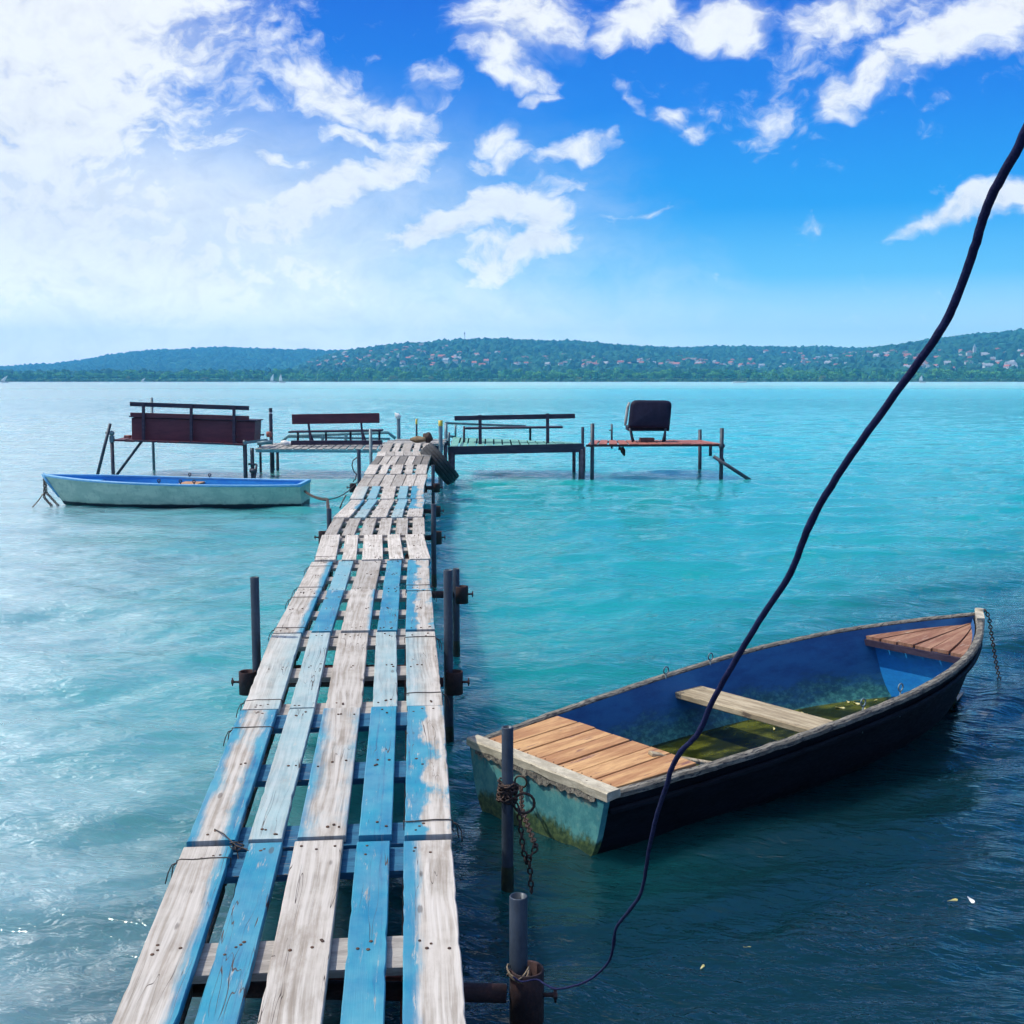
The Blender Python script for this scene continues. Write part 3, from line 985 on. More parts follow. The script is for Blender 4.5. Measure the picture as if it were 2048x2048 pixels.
# houses scattered over the slopes
HM = {'white': worn('white_render', (0.62, 0.62, 0.60), (0.74, 0.74, 0.72), scale=.5), 'cream': worn('cream_render', (0.55, 0.50, 0.40), (0.62, 0.58, 0.48), scale=.5),
      'red': worn('red_roof_tiles', (0.40, 0.115, 0.075), (0.52, 0.19, 0.13), scale=.5), 'brown': worn('brown_roof_tiles', (0.20, 0.11, 0.085), (0.28, 0.17, 0.13), scale=.5),
      'grey': worn('grey_roof_slates', (0.30, 0.31, 0.33), (0.42, 0.43, 0.45), scale=.5), 'glass': worn('dark_window_glass', (0.03, 0.04, 0.06), (0.05, 0.06, 0.08), scale=1, rough=.2)}


def house_mesh(wall, roof, lx=11, ly=8, h=4.2, rh=3.2):
    mb = MB()
    mb.box((0, 0, h / 2 - 1), (lx, ly, h + 2), mi=0)
    e = .5
    a = [(-lx / 2 - e, -ly / 2 - e, h), (lx / 2 + e, -ly / 2 - e, h), (lx / 2 + e, ly / 2 + e, h), (-lx / 2 - e, ly / 2 + e, h), (-lx / 2 - e, 0, h + rh), (lx / 2 + e, 0, h + rh)]
    mb.add(a, [(0, 1, 5, 4), (2, 3, 4, 5), (0, 4, 3), (1, 2, 5), (3, 2, 1, 0)], 1)
    mb.box((lx * .2, ly * .2, h + rh), (.8, .8, 2.0), mi=0)
    for x_ in (-lx * .3, 0, lx * .3):
        mb.box((x_, -ly / 2 - .02, h * .55), (1.3, .12, 1.4), mi=2)
    me = bpy.data.meshes.new('house')
    me.from_pydata([tuple(p) for p in mb.v], [], mb.f)
    for m_ in (HM[wall], HM[roof], HM['glass']): me.materials.append(m_)
    me.polygons.foreach_set('material_index', mb.mi)
    return me


HK = [('white', 'red'), ('cream', 'red'), ('white', 'brown'), ('cream', 'brown'), ('white', 'grey')]
HMESH = {k: house_mesh(*k) for k in HK}
ZONES = [((575, 850), (655, 700), 95), ((850, 1010), (668, 698), 28), ((1010, 1400), (678, 698), 62), ((1380, 1700), (668, 700), 58), ((1690, 1935), (668, 704), 52), ((380, 420), (692, 702), 2)]
for (xr, yr, n_) in ZONES:
    made = tries = 0
    while made < n_ and tries < 6000:
        tries += 1
        d = ray(rng.uniform(*xr) * K, 1024); X_ = d.x / d.y
        y_ = rng.uniform(1450, 3000); z_ = float(terrain(X_, y_))
        if z_ < 7: continue
        px_, py_ = px_of(np.array([[X_ * y_, y_, z_]]))
        if not (yr[0] < py_[0] < yr[1]): continue
        if rng.random() < (yr[1] - py_[0]) / (yr[1] - yr[0]) * .75: continue
        kind = HK[rng.choice(5, p=[.26, .18, .16, .10, .30])]
        o = bpy.data.objects.new('hillside_house', HMESH[kind])
        s_ = rng.uniform(.75, 1.45) * .62
        o.location = (X_ * y_, y_, z_ + 4.5); o.scale = (s_ * rng.uniform(.8, 1.3), s_, s_ * 1.1); o.rotation_euler = (0, 0, rng.normal() * .7)
        COL.objects.link(o)
        tag(o, f'small {kind[0]} house with a {kind[1]} roof on the far hillside', 'house', f'{kind[0]} houses with {kind[1]} roofs on the far hillside')
        made += 1


def on_land(px, py):
    d = ray(px * K, 1024); X_ = d.x / d.y
    yy = np.arange(1350, 3600, 4.0); zz = terrain(np.full_like(yy, X_), yy)
    _, py_ = px_of(np.stack([X_ * yy, yy, zz], -1))
    i = int(np.argmax(py_ < py))
    return Vector((X_ * yy[i], yy[i], zz[i]))


def landmark(name, label, cat, px, py, boxes, k=.68):
    """boxes: (part name, material, list of boxes, list of pyramids)"""
    p = on_land(px, py)
    t_ = thing(name, label, cat, p)
    for (nm, mt, bxs, pys) in boxes:
        mb = MB()
        for (c, s_) in bxs: mb.box(p + Vector(c) * k, tuple(q_ * k for q_ in s_))
        for (c, s_) in pys:
            c = p + Vector(c) * k; s_ = tuple(q_ * k for q_ in s_)
            mb.add([c + Vector((-s_[0] / 2, -s_[1] / 2, 0)), c + Vector((s_[0] / 2, -s_[1] / 2, 0)), c + Vector((s_[0] / 2, s_[1] / 2, 0)), c + Vector((-s_[0] / 2, s_[1] / 2, 0)), c + Vector((0, 0, s_[2]))],
                   [(0, 1, 4), (1, 2, 4), (2, 3, 4), (3, 0, 4), (3, 2, 1, 0)])
        mb.build(nm, mt, t_)
    return t_


landmark('church', 'white church with a slim square tower and dark spire on the right hillside', 'church', 1825, 674,
         [('nave', HM['white'], [((-9, 4, 5), (16, 9, 12))], []), ('tower', HM['white'], [((0, 0, 9), (6, 6, 24))], []), ('spire', HM['grey'], [], [((0, 0, 21), (7, 7, 11))]), ('roof', HM['brown'], [], [((-9, 4, 11), (18, 11, 6))])])
landmark('red_villa', 'large salmon villa with a steep tower roof low on the far slope', 'villa', 1507, 694,
         [('wall', HM['cream'], [((0, 0, 7), (18, 11, 16)), ((0, -3, 12), (8, 8, 24))], []), ('roof', HM['red'], [], [((0, 0, 15), (20, 13, 8)), ((0, -3, 24), (9, 9, 9))])])
landmark('terrace_block', 'long block with red roofs among the trees below the far ridge', 'building', 1410, 694,
         [('wall', HM['cream'], [((0, 0, 4), (26, 10, 13))], []), ('roof', HM['red'], [], [((-7, 0, 10.5), (14, 12, 6)), ((7, 0, 10.5), (14, 12, 6))])])
landmark('apartment_block', 'long pale flat-roofed apartment block low on the central slope', 'building', 757, 697,
         [('wall', HM['white'], [((0, 0, 4), (34, 10, 12))], []), ('roof', HM['grey'], [((0, 0, 10.4), (35, 11, .8))], [])])
landmark('tall_block', 'narrow white tall block at the foot of the central slope', 'building', 716, 697,
         [('wall', HM['white'], [((0, 0, 6), (7, 7, 20))], []), ('roof', HM['grey'], [((0, 0, 16.4), (7.5, 7.5, .8))], [])])
landmark('hilltop_house', 'pale house alone high on the right hill under its crest', 'house', 1942, 668,
         [('wall', HM['cream'], [((0, 0, 5), (15, 9, 10))], []), ('roof', HM['brown'], [], [((0, 0, 10), (17, 11, 5))])])
# radio mast on the crest
d = ray(878 * K, 1024); X_ = d.x / d.y
p = Vector((X_ * 2890, 2890, float(terrain(X_, 2890))))
t_ = thing('radio_mast', 'thin lattice radio mast on the crest of the central hill', 'mast', p)
mb = MB()
for a in range(3):
    v_ = Vector((math.cos(a * 2.09) * 1.1, math.sin(a * 2.09) * 1.1, 0))
    mb.tube([p + v_, p + v_ * .5 + Vector((0, 0, 26))], .22, 6)
for k in range(13):
    r_ = 1.1 - .04 * k
    for a in range(3):
        mb.tube([p + Vector((math.cos(a * 2.09) * r_, math.sin(a * 2.09) * r_, k * 2)), p + Vector((math.cos((a + 1) * 2.09) * r_, math.sin((a + 1) * 2.09) * r_, k * 2 + 2))], .1, 5)
mb.build('lattice_tower', M['pipe'], t_)
MB().lathe([(1.5, 20), (1.5, 23.5), (0, 23.5)], p, 8).build('antenna_drum', M['pipe'], t_)

# sailing boats
def sailboat(px, py, zc, hull_l, mast, sail, lean, label, name='sailboat', main=True, seed=0):
    p = at_z(px * K, py * K, zc); p.z = 0.0
    t_ = thing(name, label, 'sailboat', p)
    mb = MB()
    n = 14
    rows = []
    for i in range(n + 1):
        t = i / n
        b = hull_l * .14 * (1 - (2 * t - 1) ** 2 * (1 if t > .5 else .55))
        x_ = (t - .5) * hull_l
        rows.append([(x_, -b, .55), (x_, -b * .7, -.1), (x_, 0, -.3), (x_, b * .7, -.1), (x_, b, .55), (x_, 0, .7)])
    vs_ = [p + Vector(v) for r_ in rows for v in r_]
    fs = [(i * 6 + k, (i + 1) * 6 + k, (i + 1) * 6 + (k + 1) % 6, i * 6 + (k + 1) % 6) for i in range(n) for k in range(6)]
    fs += [tuple(range(6)), tuple(range(n * 6, n * 6 + 6))[::-1]]
    mb.add(vs_, fs, 0)
    mb.build('hull', M['white'], t_)
    top = p + Vector((math.sin(lean) * mast, 0, mast))
    MB().tube([p + Vector((0, 0, .5)), top], max(.05, mast * .007), 6).build('mast', M['pipe_light'], t_)
    if sail:
        mb = MB()
        foot = p + Vector((0, 0, 1.3))
        clew = p + Vector((-sail, -.6, 1.4))
        rows = []
        for i in range(9):
            s_ = i / 8
            a = foot.lerp(top, s_); b = clew.lerp(top, s_)
            for j in range(5):
                q = a.lerp(b, j / 4); q.y += -.35 * math.sin(math.pi * j / 4) * (1 - s_)
                q += (Vector((-1, 0, 0)) * .35 * sail * math.sin(math.pi * s_)) * (j / 4) * .6
                rows.append(q)
        back_ = [q + Vector((0, .03, 0)) for q in rows]
        nn = len(rows)
        fs = [(i * 5 + j, i * 5 + j + 1, (i + 1) * 5 + j + 1, (i + 1) * 5 + j) for i in range(8) for j in range(4)]
        mb.add(rows + back_, fs + [tuple(nn + k for k in f_[::-1]) for f_ in fs], 0, True)
        mb.build('sail', M['white'], t_)
    return t_


sailboat(9, 716, 720, 4.5, 4.6, 2.4, .45, 'white sailed dinghy heeling hard at the left edge of the lake')
sailboat(271, 716, 900, 4.0, 3.6, 1.6, .4, 'small pale sailed dinghy leaning, alone off the left far shore')
sailboat(516, 717, 820, 4.2, 6.2, 2.2, .02, 'white sailed dinghy upright, the left one of a close pair')
sailboat(533, 721, 700, 4.0, 5.4, 1.9, -.14, 'white sailed dinghy tilted back, the right one of a close pair')
sailboat(1396, 721, 760, 9.5, 12.5, 0, .0, 'moored white yacht with a tall bare mast and no sail set')
sailboat(1741, 721, 760, 4.5, 4.9, 2.6, -.12, 'white sailed dinghy off the right far shore beyond the dangling cable')

# ------------------------------------------------------------------ the pier
JOINT = [(1682, 376, 904), (1417, 487, 885.5), (1265, 545, 868), (1181, 599, 860), (1121, 631, 857), (1070.5, 642, 852), (1036, 665.6, 845), (1019, 680, 845),
         (998.7, 702, 848), (973.4, 714, 849), (949, 728.7, 854), (930, 740, 856), (912.3, 757, 855.5), (903.5, 764, 852), (886, 783, 852)]
JC = []
for i, (jy, jl, jr) in enumerate(JOINT):
    zc = 3.517 + 1.141 * i
    JC.append(at_z((jl + jr) / 2, jy, zc))
JC.insert(0, JC[0] + (JC[0] - JC[1]).normalized() * 1.145 + Vector((0, 0, -.012)))
# style: paint, paint_side, paint_edge, patch, soft, fade, tone
ST = {
    'w': (-1.0, 0, 0, .5, .1, 0, 1.0), 'W': (-1.0, 0, 0, .5, .1, 0, 1.2), 'g': (-1, 0, 0, .5, .1, 0, .80), 'd': (-1, 0, 0, .5, .1, 0, .42),
    'b': (1.0, 0, 0, .9, .25, .05, 1.0), 'p': (.7, 0, 0, 1.2, .6, .62, 1.1), 'l': (.22, 0, 0, 1.3, 1.2, .7, 1.1),
    'wr': (-.50, .85, 0, .45, .16, .05, 1.05), 'wl': (-.45, -.95, 0, .5, .16, .05, 1.05), 'be': (-.30, .1, .85, .7, .16, .05, 1.0),
    'bp': (-.10, -.5, .55, 1.5, .12, .05, 1.0), 'wre': (-.62, .35, .62, .7, .2, .1, 1.05), 'ble': (-.34, -.16, .55, .9, .28, .1, .98), 'v': (-.35, .45, 0, .7, .8, .75, 1.1),
    'lv': (-.35, -.6, 0, .7, .6, .6, 1.1),
}
E5 = (.145, .1, .145, .1, .145)
PAL = [
    (E5, ['wr', 'b', 'w', 'b', 'wl'], 'front pallet of the pier, its second and fourth boards bright blue'),
    (E5, ['be', 'l', 'ble', 'b', 'bp'], 'second pallet from the camera, peeling blue edges on bare boards'),
    (E5, ['v', 'l', 'w', 'l', 'lv'], 'third pallet from the camera, bleached lavender grey boards'),
    (E5, ['wr', 'b', 'wre', 'b', 'bp'], 'fourth pallet from the camera, pale middle board between blue ones'),
    (E5, ['wr', 'p', 'g', 'b', 'bp'], 'fifth pallet from the camera, beige middle board between faded blue ones'),
    (E5, ['W', 'W', 'W', 'W', 'W'], 'sixth pallet from the camera, all five boards bleached nearly white'),
    ((.1, .1, .1, .1, .1, .1), ['g', 'g', 'g', 'w', 'g', 'w'], 'seventh pallet from the camera, six narrow grey boards'),
    (E5, ['W', 'l', 'w', 'l', 'w'], 'eighth pallet from the camera, short white boards with a pale blue tint'),
    (E5, ['wr', 'p', 'w', 'p', 'bp'], 'ninth pallet from the camera, blue stains beside a bare middle board'),
    (E5, ['v', 'p', 'w', 'p', 'bp'], 'tenth pallet from the camera, light blue boards alternate with grey'),
    ((.125, .125, .13, .13, .125, .125), ['g', 'g', 'w', 'g', 'w', 'w'], 'eleventh pallet from the camera, six close-set grey boards with no gaps'),
    (E5, ['W', 'W', 'w', 'w', 'w'], 'twelfth pallet from the camera, bare pale boards just before the tyre'),
    ((.1, .11, .11, .11, .1, .1, .1), ['d', 'w', 'w', 'd', 'w', 'd', 'd'], 'pallet beside the tyre with dark grey boards among pale ones'),
    ((.13, .13, .13, .13, .13, .13), ['W', 'g', 'w', 'g', 'w', 'w'], 'humped pallet of close grey boards behind the tyre'),
    (E5, ['g', 'w', 'g', 'w', 'g'], 'farthest pallet, grey boards running up to the end of the pier'),
]
BT = 0.022


def board_mesh(wd, L, seed, nails, rough=True, segs=14):
    g = random.Random(seed)
    mb = MB()
    n = segs if rough else 4
    hw = wd / 2
    rows = []
    cup = g.uniform(-.001, .002)
    for i in range(n + 1):
        y_ = -L / 2 + L * i / n
        e1, e2 = g.uniform(-.0005, .0005), g.uniform(-.0005, .0005)
        if g.random() < .07: e1 -= .003
        if g.random() < .07: e2 -= .003
        z_ = g.uniform(-.0006, .0006)
        a, b = -hw - e1, hw + e2
        c = .0025
        rows.append([(a, y_, -BT), (b, y_, -BT), (b, y_, z_ - c), (b - c, y_, z_ + cup), (a + c, y_, z_ + cup), (a, y_, z_ - c)])
    m = 6
    fs = [(i * m + k, i * m + (k + 1) % m, (i + 1) * m + (k + 1) % m, (i + 1) * m + k) for i in range(n) for k in range(m)]
    fs += [tuple(range(m))[::-1], tuple(range(n * m, n * m + m))]
    mb.add([v for r_ in rows for v in r_], fs, 0)
    if nails:
        for yy in (-L / 2 + .055, 0.0, L / 2 - .055):
            for k in range(g.choice((2, 3, 3, 4))):
                x_ = g.uniform(-hw * .72, hw * .72); y_ = yy + g.uniform(-.032, .032)
                r_ = g.uniform(.0036, .0056)
                mb.lathe([(r_, -.002), (r_, .0022), (r_ * .6, .003), (0.0002, .003)], (x_, y_, 0), 8, mi=1)
    return mb


def pallet(i):
    a, b = JC[i], JC[i + 1]
    dirv = (b - a)
    L = dirv.length - .012
    yv = dirv.normalized()
    xv = Vector((yv.y, -yv.x, 0)).normalized()
    zv = xv.cross(yv)
    cx = (a + b) / 2
    jit = random.Random(90 + i)
    mxr = Matrix((xv, yv, zv)).transposed().to_4x4()
    if i > 1:
        mxr = mxr @ Matrix.Rotation(R(jit.uniform(-.9, .9)), 4, 'Z')
    mx = Matrix.Translation(cx + xv * (jit.uniform(-.012, .012) if i > 1 else 0) + zv * ((.006 if i % 2 else 0))) @ mxr
    widths, styles, lab = PAL[i]
    th = thing('pallet', lab, 'pallet', group='pallets that make the pier deck', matrix=mx)
    tot = sum(widths)
    span = 0.80
    gap = (span - tot) / (len(widths) - 1)
    x_ = -span / 2
    near = i < 6
    for k, (wd, st) in enumerate(zip(widths, styles)):
        xc = x_ + wd / 2
        x_ += wd + gap
        Lb = L + (jit.uniform(-.018, .004))
        mb = board_mesh(wd, Lb, 1000 + i * 17 + k, nails=i < 9, rough=i < 9, segs=26 if i < 3 else 12)
        me = bpy.data.meshes.new('deck_board')
        me.from_pydata([tuple(p) for p in mb.v], [], mb.f)
        me.materials.append(M['board']); me.materials.append(M['nail'])
        me.polygons.foreach_set('material_index', mb.mi)
        o = bpy.data.objects.new('deck_board', me)
        COL.objects.link(o)
        o.parent = th
        o.location = (xc, jit.uniform(-.006, .006), jit.uniform(-.0015, .003))
        o.rotation_euler = (0, R(jit.uniform(-.5, .5)), R(jit.uniform(-.35, .35)))
        pa, ps, pe, pp, so, fa, to = ST[st]
        o['paint'], o['paint_side'], o['paint_edge'], o['paint_patch'] = float(pa + jit.uniform(-.05, .05)), float(ps), float(pe), float(pp * 1.45)
        o['paint_soft'], o['fade'], o['tone'] = float(so * 1.3), float(fa + .10), float(to * jit.uniform(.93, 1.07))
        o['seed'] = float(i * 5.3 + k * 1.7); o['half_width'] = float(wd / 2)
    blue = i in (1,)
    for y_, wd in ((-L / 2 + .073, .145), (0, .145), (L / 2 - .073, .145)):
        mb = MB()
        mb.box((0, 0, 0), (.79, wd, .022))
        me = bpy.data.meshes.new('cross_board'); me.from_pydata([tuple(p) for p in mb.v], [], mb.f)
        me.materials.append(M['underblue'] if (i == 1 or (i == 0 and y_ > 0)) else M['underwood'])
        o = bpy.data.objects.new('cross_board', me); COL.objects.link(o); o.parent = th
        o.location = (0, y_, -BT - .0145)
    mb = MB()
    for y_ in (-L / 2 + .073, 0, L / 2 - .073):
        for x0 in (-.335, 0, .335):
            mb = MB(); mb.box((0, 0, 0), (.1, .14, .078))
            me = bpy.data.meshes.new('block'); me.from_pydata([tuple(p) for p in mb.v], [], mb.f); me.materials.append(M['block'])
            o = bpy.data.objects.new('block', me); COL.objects.link(o); o.parent = th
            o.location = (x0, y_, -BT - .0265 - .039)
    for x0 in (-.335, 0, .335):
        mb = MB(); mb.box((0, 0, 0), (.1, L - .01, .02))
        me = bpy.data.meshes.new('base_board'); me.from_pydata([tuple(p) for p in mb.v], [], mb.f); me.materials.append(M['block'])
        o = bpy.data.objects.new('base_board', me); COL.objects.link(o); o.parent = th
        o.location = (x0, 0, -BT - .0265 - .079 - .0105)
    return th, L


PALS = [pallet(i) for i in range(15)]


def pal_pt(i, x_, fy, z_=0.0):
    """a point on pallet i: x across, fy 0..1 along it"""
    th, L = PALS[i]
    return th.matrix_world @ Vector((x_, (fy - .5) * L, z_))


# wire ties round the outer boards
def tie(i, side, fy, label, tail=True):
    g = random.Random(i * 31 + int(fy * 100) + side)
    xc = side * .3275
    hw = .0765
    e = .0035
    pts = []
    for (x_, z_) in ((-hw, -.03), (-hw, e * .6), (-hw + .012, e), (-.03, e), (.02, e), (hw - .012, e), (hw, e * .6), (hw, -.03), (.03, -.0275), (-.03, -.0275)):
        pts.append(pal_pt(i, xc + x_, fy + g.uniform(-.004, .004), z_ + .0005))
    mb = MB()
    mb.tube(pts, .0022, 6, closed=True)
    if tail:
        s0 = pal_pt(i, xc + side * hw, fy, -.005)
        outv = pal_pt(i, xc + side * (hw + .03), fy, 0) - pal_pt(i, xc + side * hw, fy, 0)
        dn = Vector((0, 0, -1))
        mb.tube([s0, s0 + outv * .5 + dn * .006, s0 + outv * .9 + dn * .03, s0 + outv * 1.0 + dn * .055 + Vector((0, -.02, 0))], .002, 6)
        mb.tube([s0, s0 + outv * .4 + dn * .01, s0 + outv * .6 + dn * .05], .002, 6)
    o = mb.build('wire_tie', M['wire'])
    tag(o, label, 'wire', 'wire ties round the outer pier boards')


tie(0, -1, .92, 'dark wire looped round the left board of the front pallet')
tie(1, 1, .08, 'dark wire looped round the right board of the second pallet near its front end')
tie(1, -1, .82, 'dark wire with a loose tail round the left board of the second pallet')
tie(2, -1, .10, 'dark wire looped round the left board of the third pallet near its front end')
tie(2, 1, .14, 'dark wire round the front end of the right board of the third pallet')
tie(2, 1, .90, 'dark wire round the far end of the right board of the third pallet')
tie(3, -1, .08, 'dark wire round the front end of the left board of the fourth pallet')
tie(3, -1, .80, 'dark wire round the far end of the left board of the fourth pallet')
tie(3, 1, .93, 'dark wire round the far end of the right board of the fourth pallet')
tie(4, -1, .10, 'dark wire round the front end of the left board of the fifth pallet')
tie(4, -1, .80, 'dark wire round the far end of the left board of the fifth pallet')
tie(4, 1, .12, 'dark wire round the front end of the right board of the fifth pallet')
tie(5, -1, .12, 'dark wire round the front end of the left white board of the sixth pallet', False)
# a tangle of wire between the first two pallets
mb = MB()
g = random.Random(5)
c0 = pal_pt(0, -.245, .985, 0.004)
pts = [c0 + Vector((-.09, .10, .012)), c0 + Vector((-.05, .05, .018)), c0, c0 + Vector((.03, -.02, .0)), c0 + Vector((.07, -.03, -.02)), c0 + Vector((.10, -.07, -.035))]
mb.tube(pts, .0022, 6)
for k in range(3):
    mb.tube([c0 + Vector((g.uniform(-.02, .02), g.uniform(-.02, .02), g.uniform(-.01, .012))) for _ in range(6)], .002, 6)
mb.tube([c0, c0 + Vector((.015, -.03, -.05)), c0 + Vector((.0, -.05, -.14)), c0 + Vector((.02, -.06, -.2))], .002, 6)
tag(mb.build('wire_tangle', M['wire']), 'tangle of rusty wire twisted between the two nearest left boards', 'wire')

# ------------------------------------------------------------------ posts and the steel frame under the pallets
def post(name, label, cat, base_xy, top_z, r=.021, bottom=-.9, material='pipe', lean=(0, 0), group='steel posts along the pier', cap=None):
    b = Vector((base_xy[0], base_xy[1], bottom))
    t_ = thing(name, label, cat, (b.x, b.y, 0), group)
    top = Vector((b.x + lean[0], b.y + lean[1], top_z))
    ax = (top - b)
    L = ax.length
    MB().lathe([(r, 0), (r, L * .5), (r, L - .002), (r - .001, L), (r - .004, L), (r - .0045, L - .18), (.0005, L - .18)], b, 18, ax).build('pipe', M[material], t_)
    if group != 'posts round the fishing stages':
        MB().lathe([(r + .0006, -bottom - .3), (r + .0018, -bottom - .05), (r + .0022, -bottom + .04), (r + .0007, -bottom + .10)], b, 18, ax).build('algae_band', M['wet'], t_)
    if cap:
        MB().lathe([(r + .003, L - cap[1]), (r + .003, L + .003), (0.0005, L + .003)], b, 14, ax).build('painted_tip', M[cap[0]], t_)
    return t_


def vpost(name, label, px, py_top, zc, r=.021, **kw):
    """a post whose top is seen at (px, py_top) of the 2048 px frame at depth zc"""
    p = at_z(px, py_top, zc)
    return post(name, label, 'post', (p.x, p.y), p.z, r, **kw), p


# (pallet index, place along it, post tops)
frame_label = 'rusty steel frame of pipes and collars carrying the pallets'
base0 = (JC[0].x, JC[0].y, 0)
fr = thing('support_scaffold', frame_label, 'scaffold', base0)
for x0 in (-.335, .27):
    mb = MB()
    mb.tube([pal_pt(i, x0, fy, -.172) for i in range(15) for fy in (.05, .95)], .024, 12)
    mb.build('rail', M['redoxide'], fr)
posts = {}
# posts on the right: x, top y, depth ; on the left likewise
RIGHT = [  # px, top py, depth, radius, label
    (1037, 1792, 3.0, .0235, 'nearest pier post, a short open pipe with a cable tied to its collar'),
    (896, 1140, 5.68, .0225, 'tall steel post at the right of the third pallet, rising through a rusty collar'),
    (912, 1137, 7.6, .0225, 'steel post close behind the tall right-hand one, with its own rusty collar'),
    (867, 1008, 10.2, .022, 'steel post hugging the right edge of the sixth pallet'),
    (866, 930, 14.8, .022, 'steel post right of the pier in front of the hanging tyre'),
]
LEFT = [
    (509, 1154, 5.68, .0215, 'tall steel post standing free at the left of the third pallet'),
    (658, 1017, 10.4, .022, 'short steel post at the left of the seventh pallet, tied to the pale boat'),
    (717.5, 899, 14.6, .024, 'steel post left of the eleventh pallet with a thin hoop of hose'),
]
for (px, py, zc, r, lab) in RIGHT + LEFT:
    vpost('pier_post', lab, px, py, zc, r)


def deck_z(zc):
    k = (zc - (3.517 - 1.141)) / 1.141
    i = int(max(0, min(14, math.floor(k))))
    return JC[i].lerp(JC[i + 1], min(1, max(0, k - i))), i


def cross_bar(zc, left_px, right_px, seen_y, col_h=.11, col_r=.042, drop_r=0.0):
    c, i = deck_z(zc)
    mb = MB()
    lx = at_z(left_px, 1024, zc).x if left_px else c.x - .43
    rx = at_z(right_px, 1024, zc).x if right_px else c.x + .43
    y_ = c.y
    z_ = at_z(1024, seen_y, zc).z
    pl, pr = Vector((lx, y_, z_)), Vector((rx, y_, z_ - drop_r))
    mb.tube([pl + Vector((.045 if left_px else 0, 0, 0)), pr - Vector((.045 if right_px else 0, 0, 0))], .024, 12)
    cb = mb.build('cross_bar', M['rust'], fr)
    mb = MB()
    mb.bar(Vector((c.x - .40, y_ + .11, c.z - .165)), Vector((c.x + .40, y_ + .11, c.z - .165)), .05, .006)
    mb.bar(Vector((c.x - .40, y_ + .135, c.z - .19)), Vector((c.x + .40, y_ + .135, c.z - .19)), .006, .05)
    mb.build('angle_iron', M['redoxide'], fr)
    for (q, ok_, sg) in ((pl, left_px, -1), (pr, right_px, 1)):
        if not ok_: continue
        cc = q + Vector((sg * .008, -.006, 0))
        MB().lathe([(col_r - .005, -col_h / 2), (col_r, -col_h / 2), (col_r, col_h / 2), (col_r - .001, col_h / 2 + .002), (col_r - .006, col_h / 2), (col_r - .006, -col_h / 2)], cc, 24).build('collar', M['rust'], cb)
        mb = MB()
        mb.tube([cc + Vector((sg * (col_r - .005), -.01, .005)), cc + Vector((sg * (col_r + .028), -.014, .007))], .006, 8)
        mb.tube([cc + Vector((sg * (col_r + .024), -.014, .007)), cc + Vector((sg * (col_r + .034), -.014, .007))], .011, 6, smooth=False)
        mb.tube([cc + Vector((sg * (col_r + .029), -.014, -.013)), cc + Vector((sg * (col_r + .029), -.014, .027))], .0035, 6)
        mb.build('clamp_bolt', M['rust'], cb)


cross_bar(3.0, None, 1048, 1982, drop_r=.02, col_r=.044, col_h=.14)
cross_bar(5.68, 497, 905, 1367)
cross_bar(7.6, None, 921, 1190)
cross_bar(10.3, 648, 872, 1076)
cross_bar(12.5, None, 872, 1023)
cross_bar(14.7, 707, 872, 976)

# ------------------------------------------------------------------ the near rowing boat
def in_boat(bt, x, y, z): return bt.W((x, y, z))


b = NB
nb = thing('rowing_boat', 'dark navy rowing boat with blue inside and orange plank stern seat near the pier', 'rowing boat', matrix=b.mx)
mb = MB(); b.shell(mb, 0.0); mb.build('hull', M['bluehull'], nb)
mb = MB(); b.shell(mb, 0.032, lift=.03, flip=True); mb.build('lining', M['blueinside'], nb)
mb = MB(); b.plate(mb, 0.0, -.002, -.03, z_top=.004)
tr = mb.build('transom', M['transom'], nb)
mb = MB(); b.rail(mb, .040, .026, .012, jit=.002); mb.build('gunwale', M['gunwale'], nb)
mb = MB(); b.rail(mb, .026, .020, .008, jit=.001, drop=.062, t1=.985); mb.build('rub_rail', M['bluehull'], nb)
mb = MB()
for (x0, x1) in ((-.036, .034),):
    n = 16
    pr_, rows = random.Random(4), []
    for i in range(n + 1):
        y_ = -(b.bt + .02) + 2 * (b.bt + .02) * i / n
        z_ = b.z0 + .024
        j = pr_.uniform(-.004, .004)
        rows.append([(x0 + j, y_, z_ - .032 + pr_.uniform(-.006, .003)), (x0 + j, y_, z_ - .006), (x0 + .007 + j, y_, z_), (x1 - .005, y_, z_ + .001), (x1 + j * .5, y_, z_ - .006), (x1, y_, z_ - .03)])
    fs = [(i * 6 + k, i * 6 + (k + 1) % 6, (i + 1) * 6 + (k + 1) % 6, (i + 1) * 6 + k) for i in range(n) for k in range(6)] + [tuple(range(6)), tuple(range(n * 6, n * 6 + 6))]
    mb.add([b.W(v) for r_ in rows for v in r_], fs)
mb.build('transom_cap', M['palewood'], nb)
# torn metal strip under the cap
mb = MB()
pr_ = random.Random(11)
rows = []
for i in range(41):
    y0 = -.37 + .74 * i / 40
    dep = .006 + .014 * (pr_.random() if i % 3 else .2) + (.018 if 14 < i < 19 or 26 < i < 31 else 0)
    xo = -.0335 - pr_.uniform(0, .004)
    rows += [b.W((xo, y0, b.z0 - .012)), b.W((xo - .004, y0, b.z0 - .02 - dep)), b.W((-.031, y0, b.z0 - .02 - dep)), b.W((-.031, y0, b.z0 - .012))]
mb.add(rows, [(i * 4 + k, i * 4 + (k + 1) % 4, i * 4 + 4 + (k + 1) % 4, i * 4 + 4 + k) for i in range(40) for k in range(4)])
mb.build('transom_strip', M['gunwale'], nb)
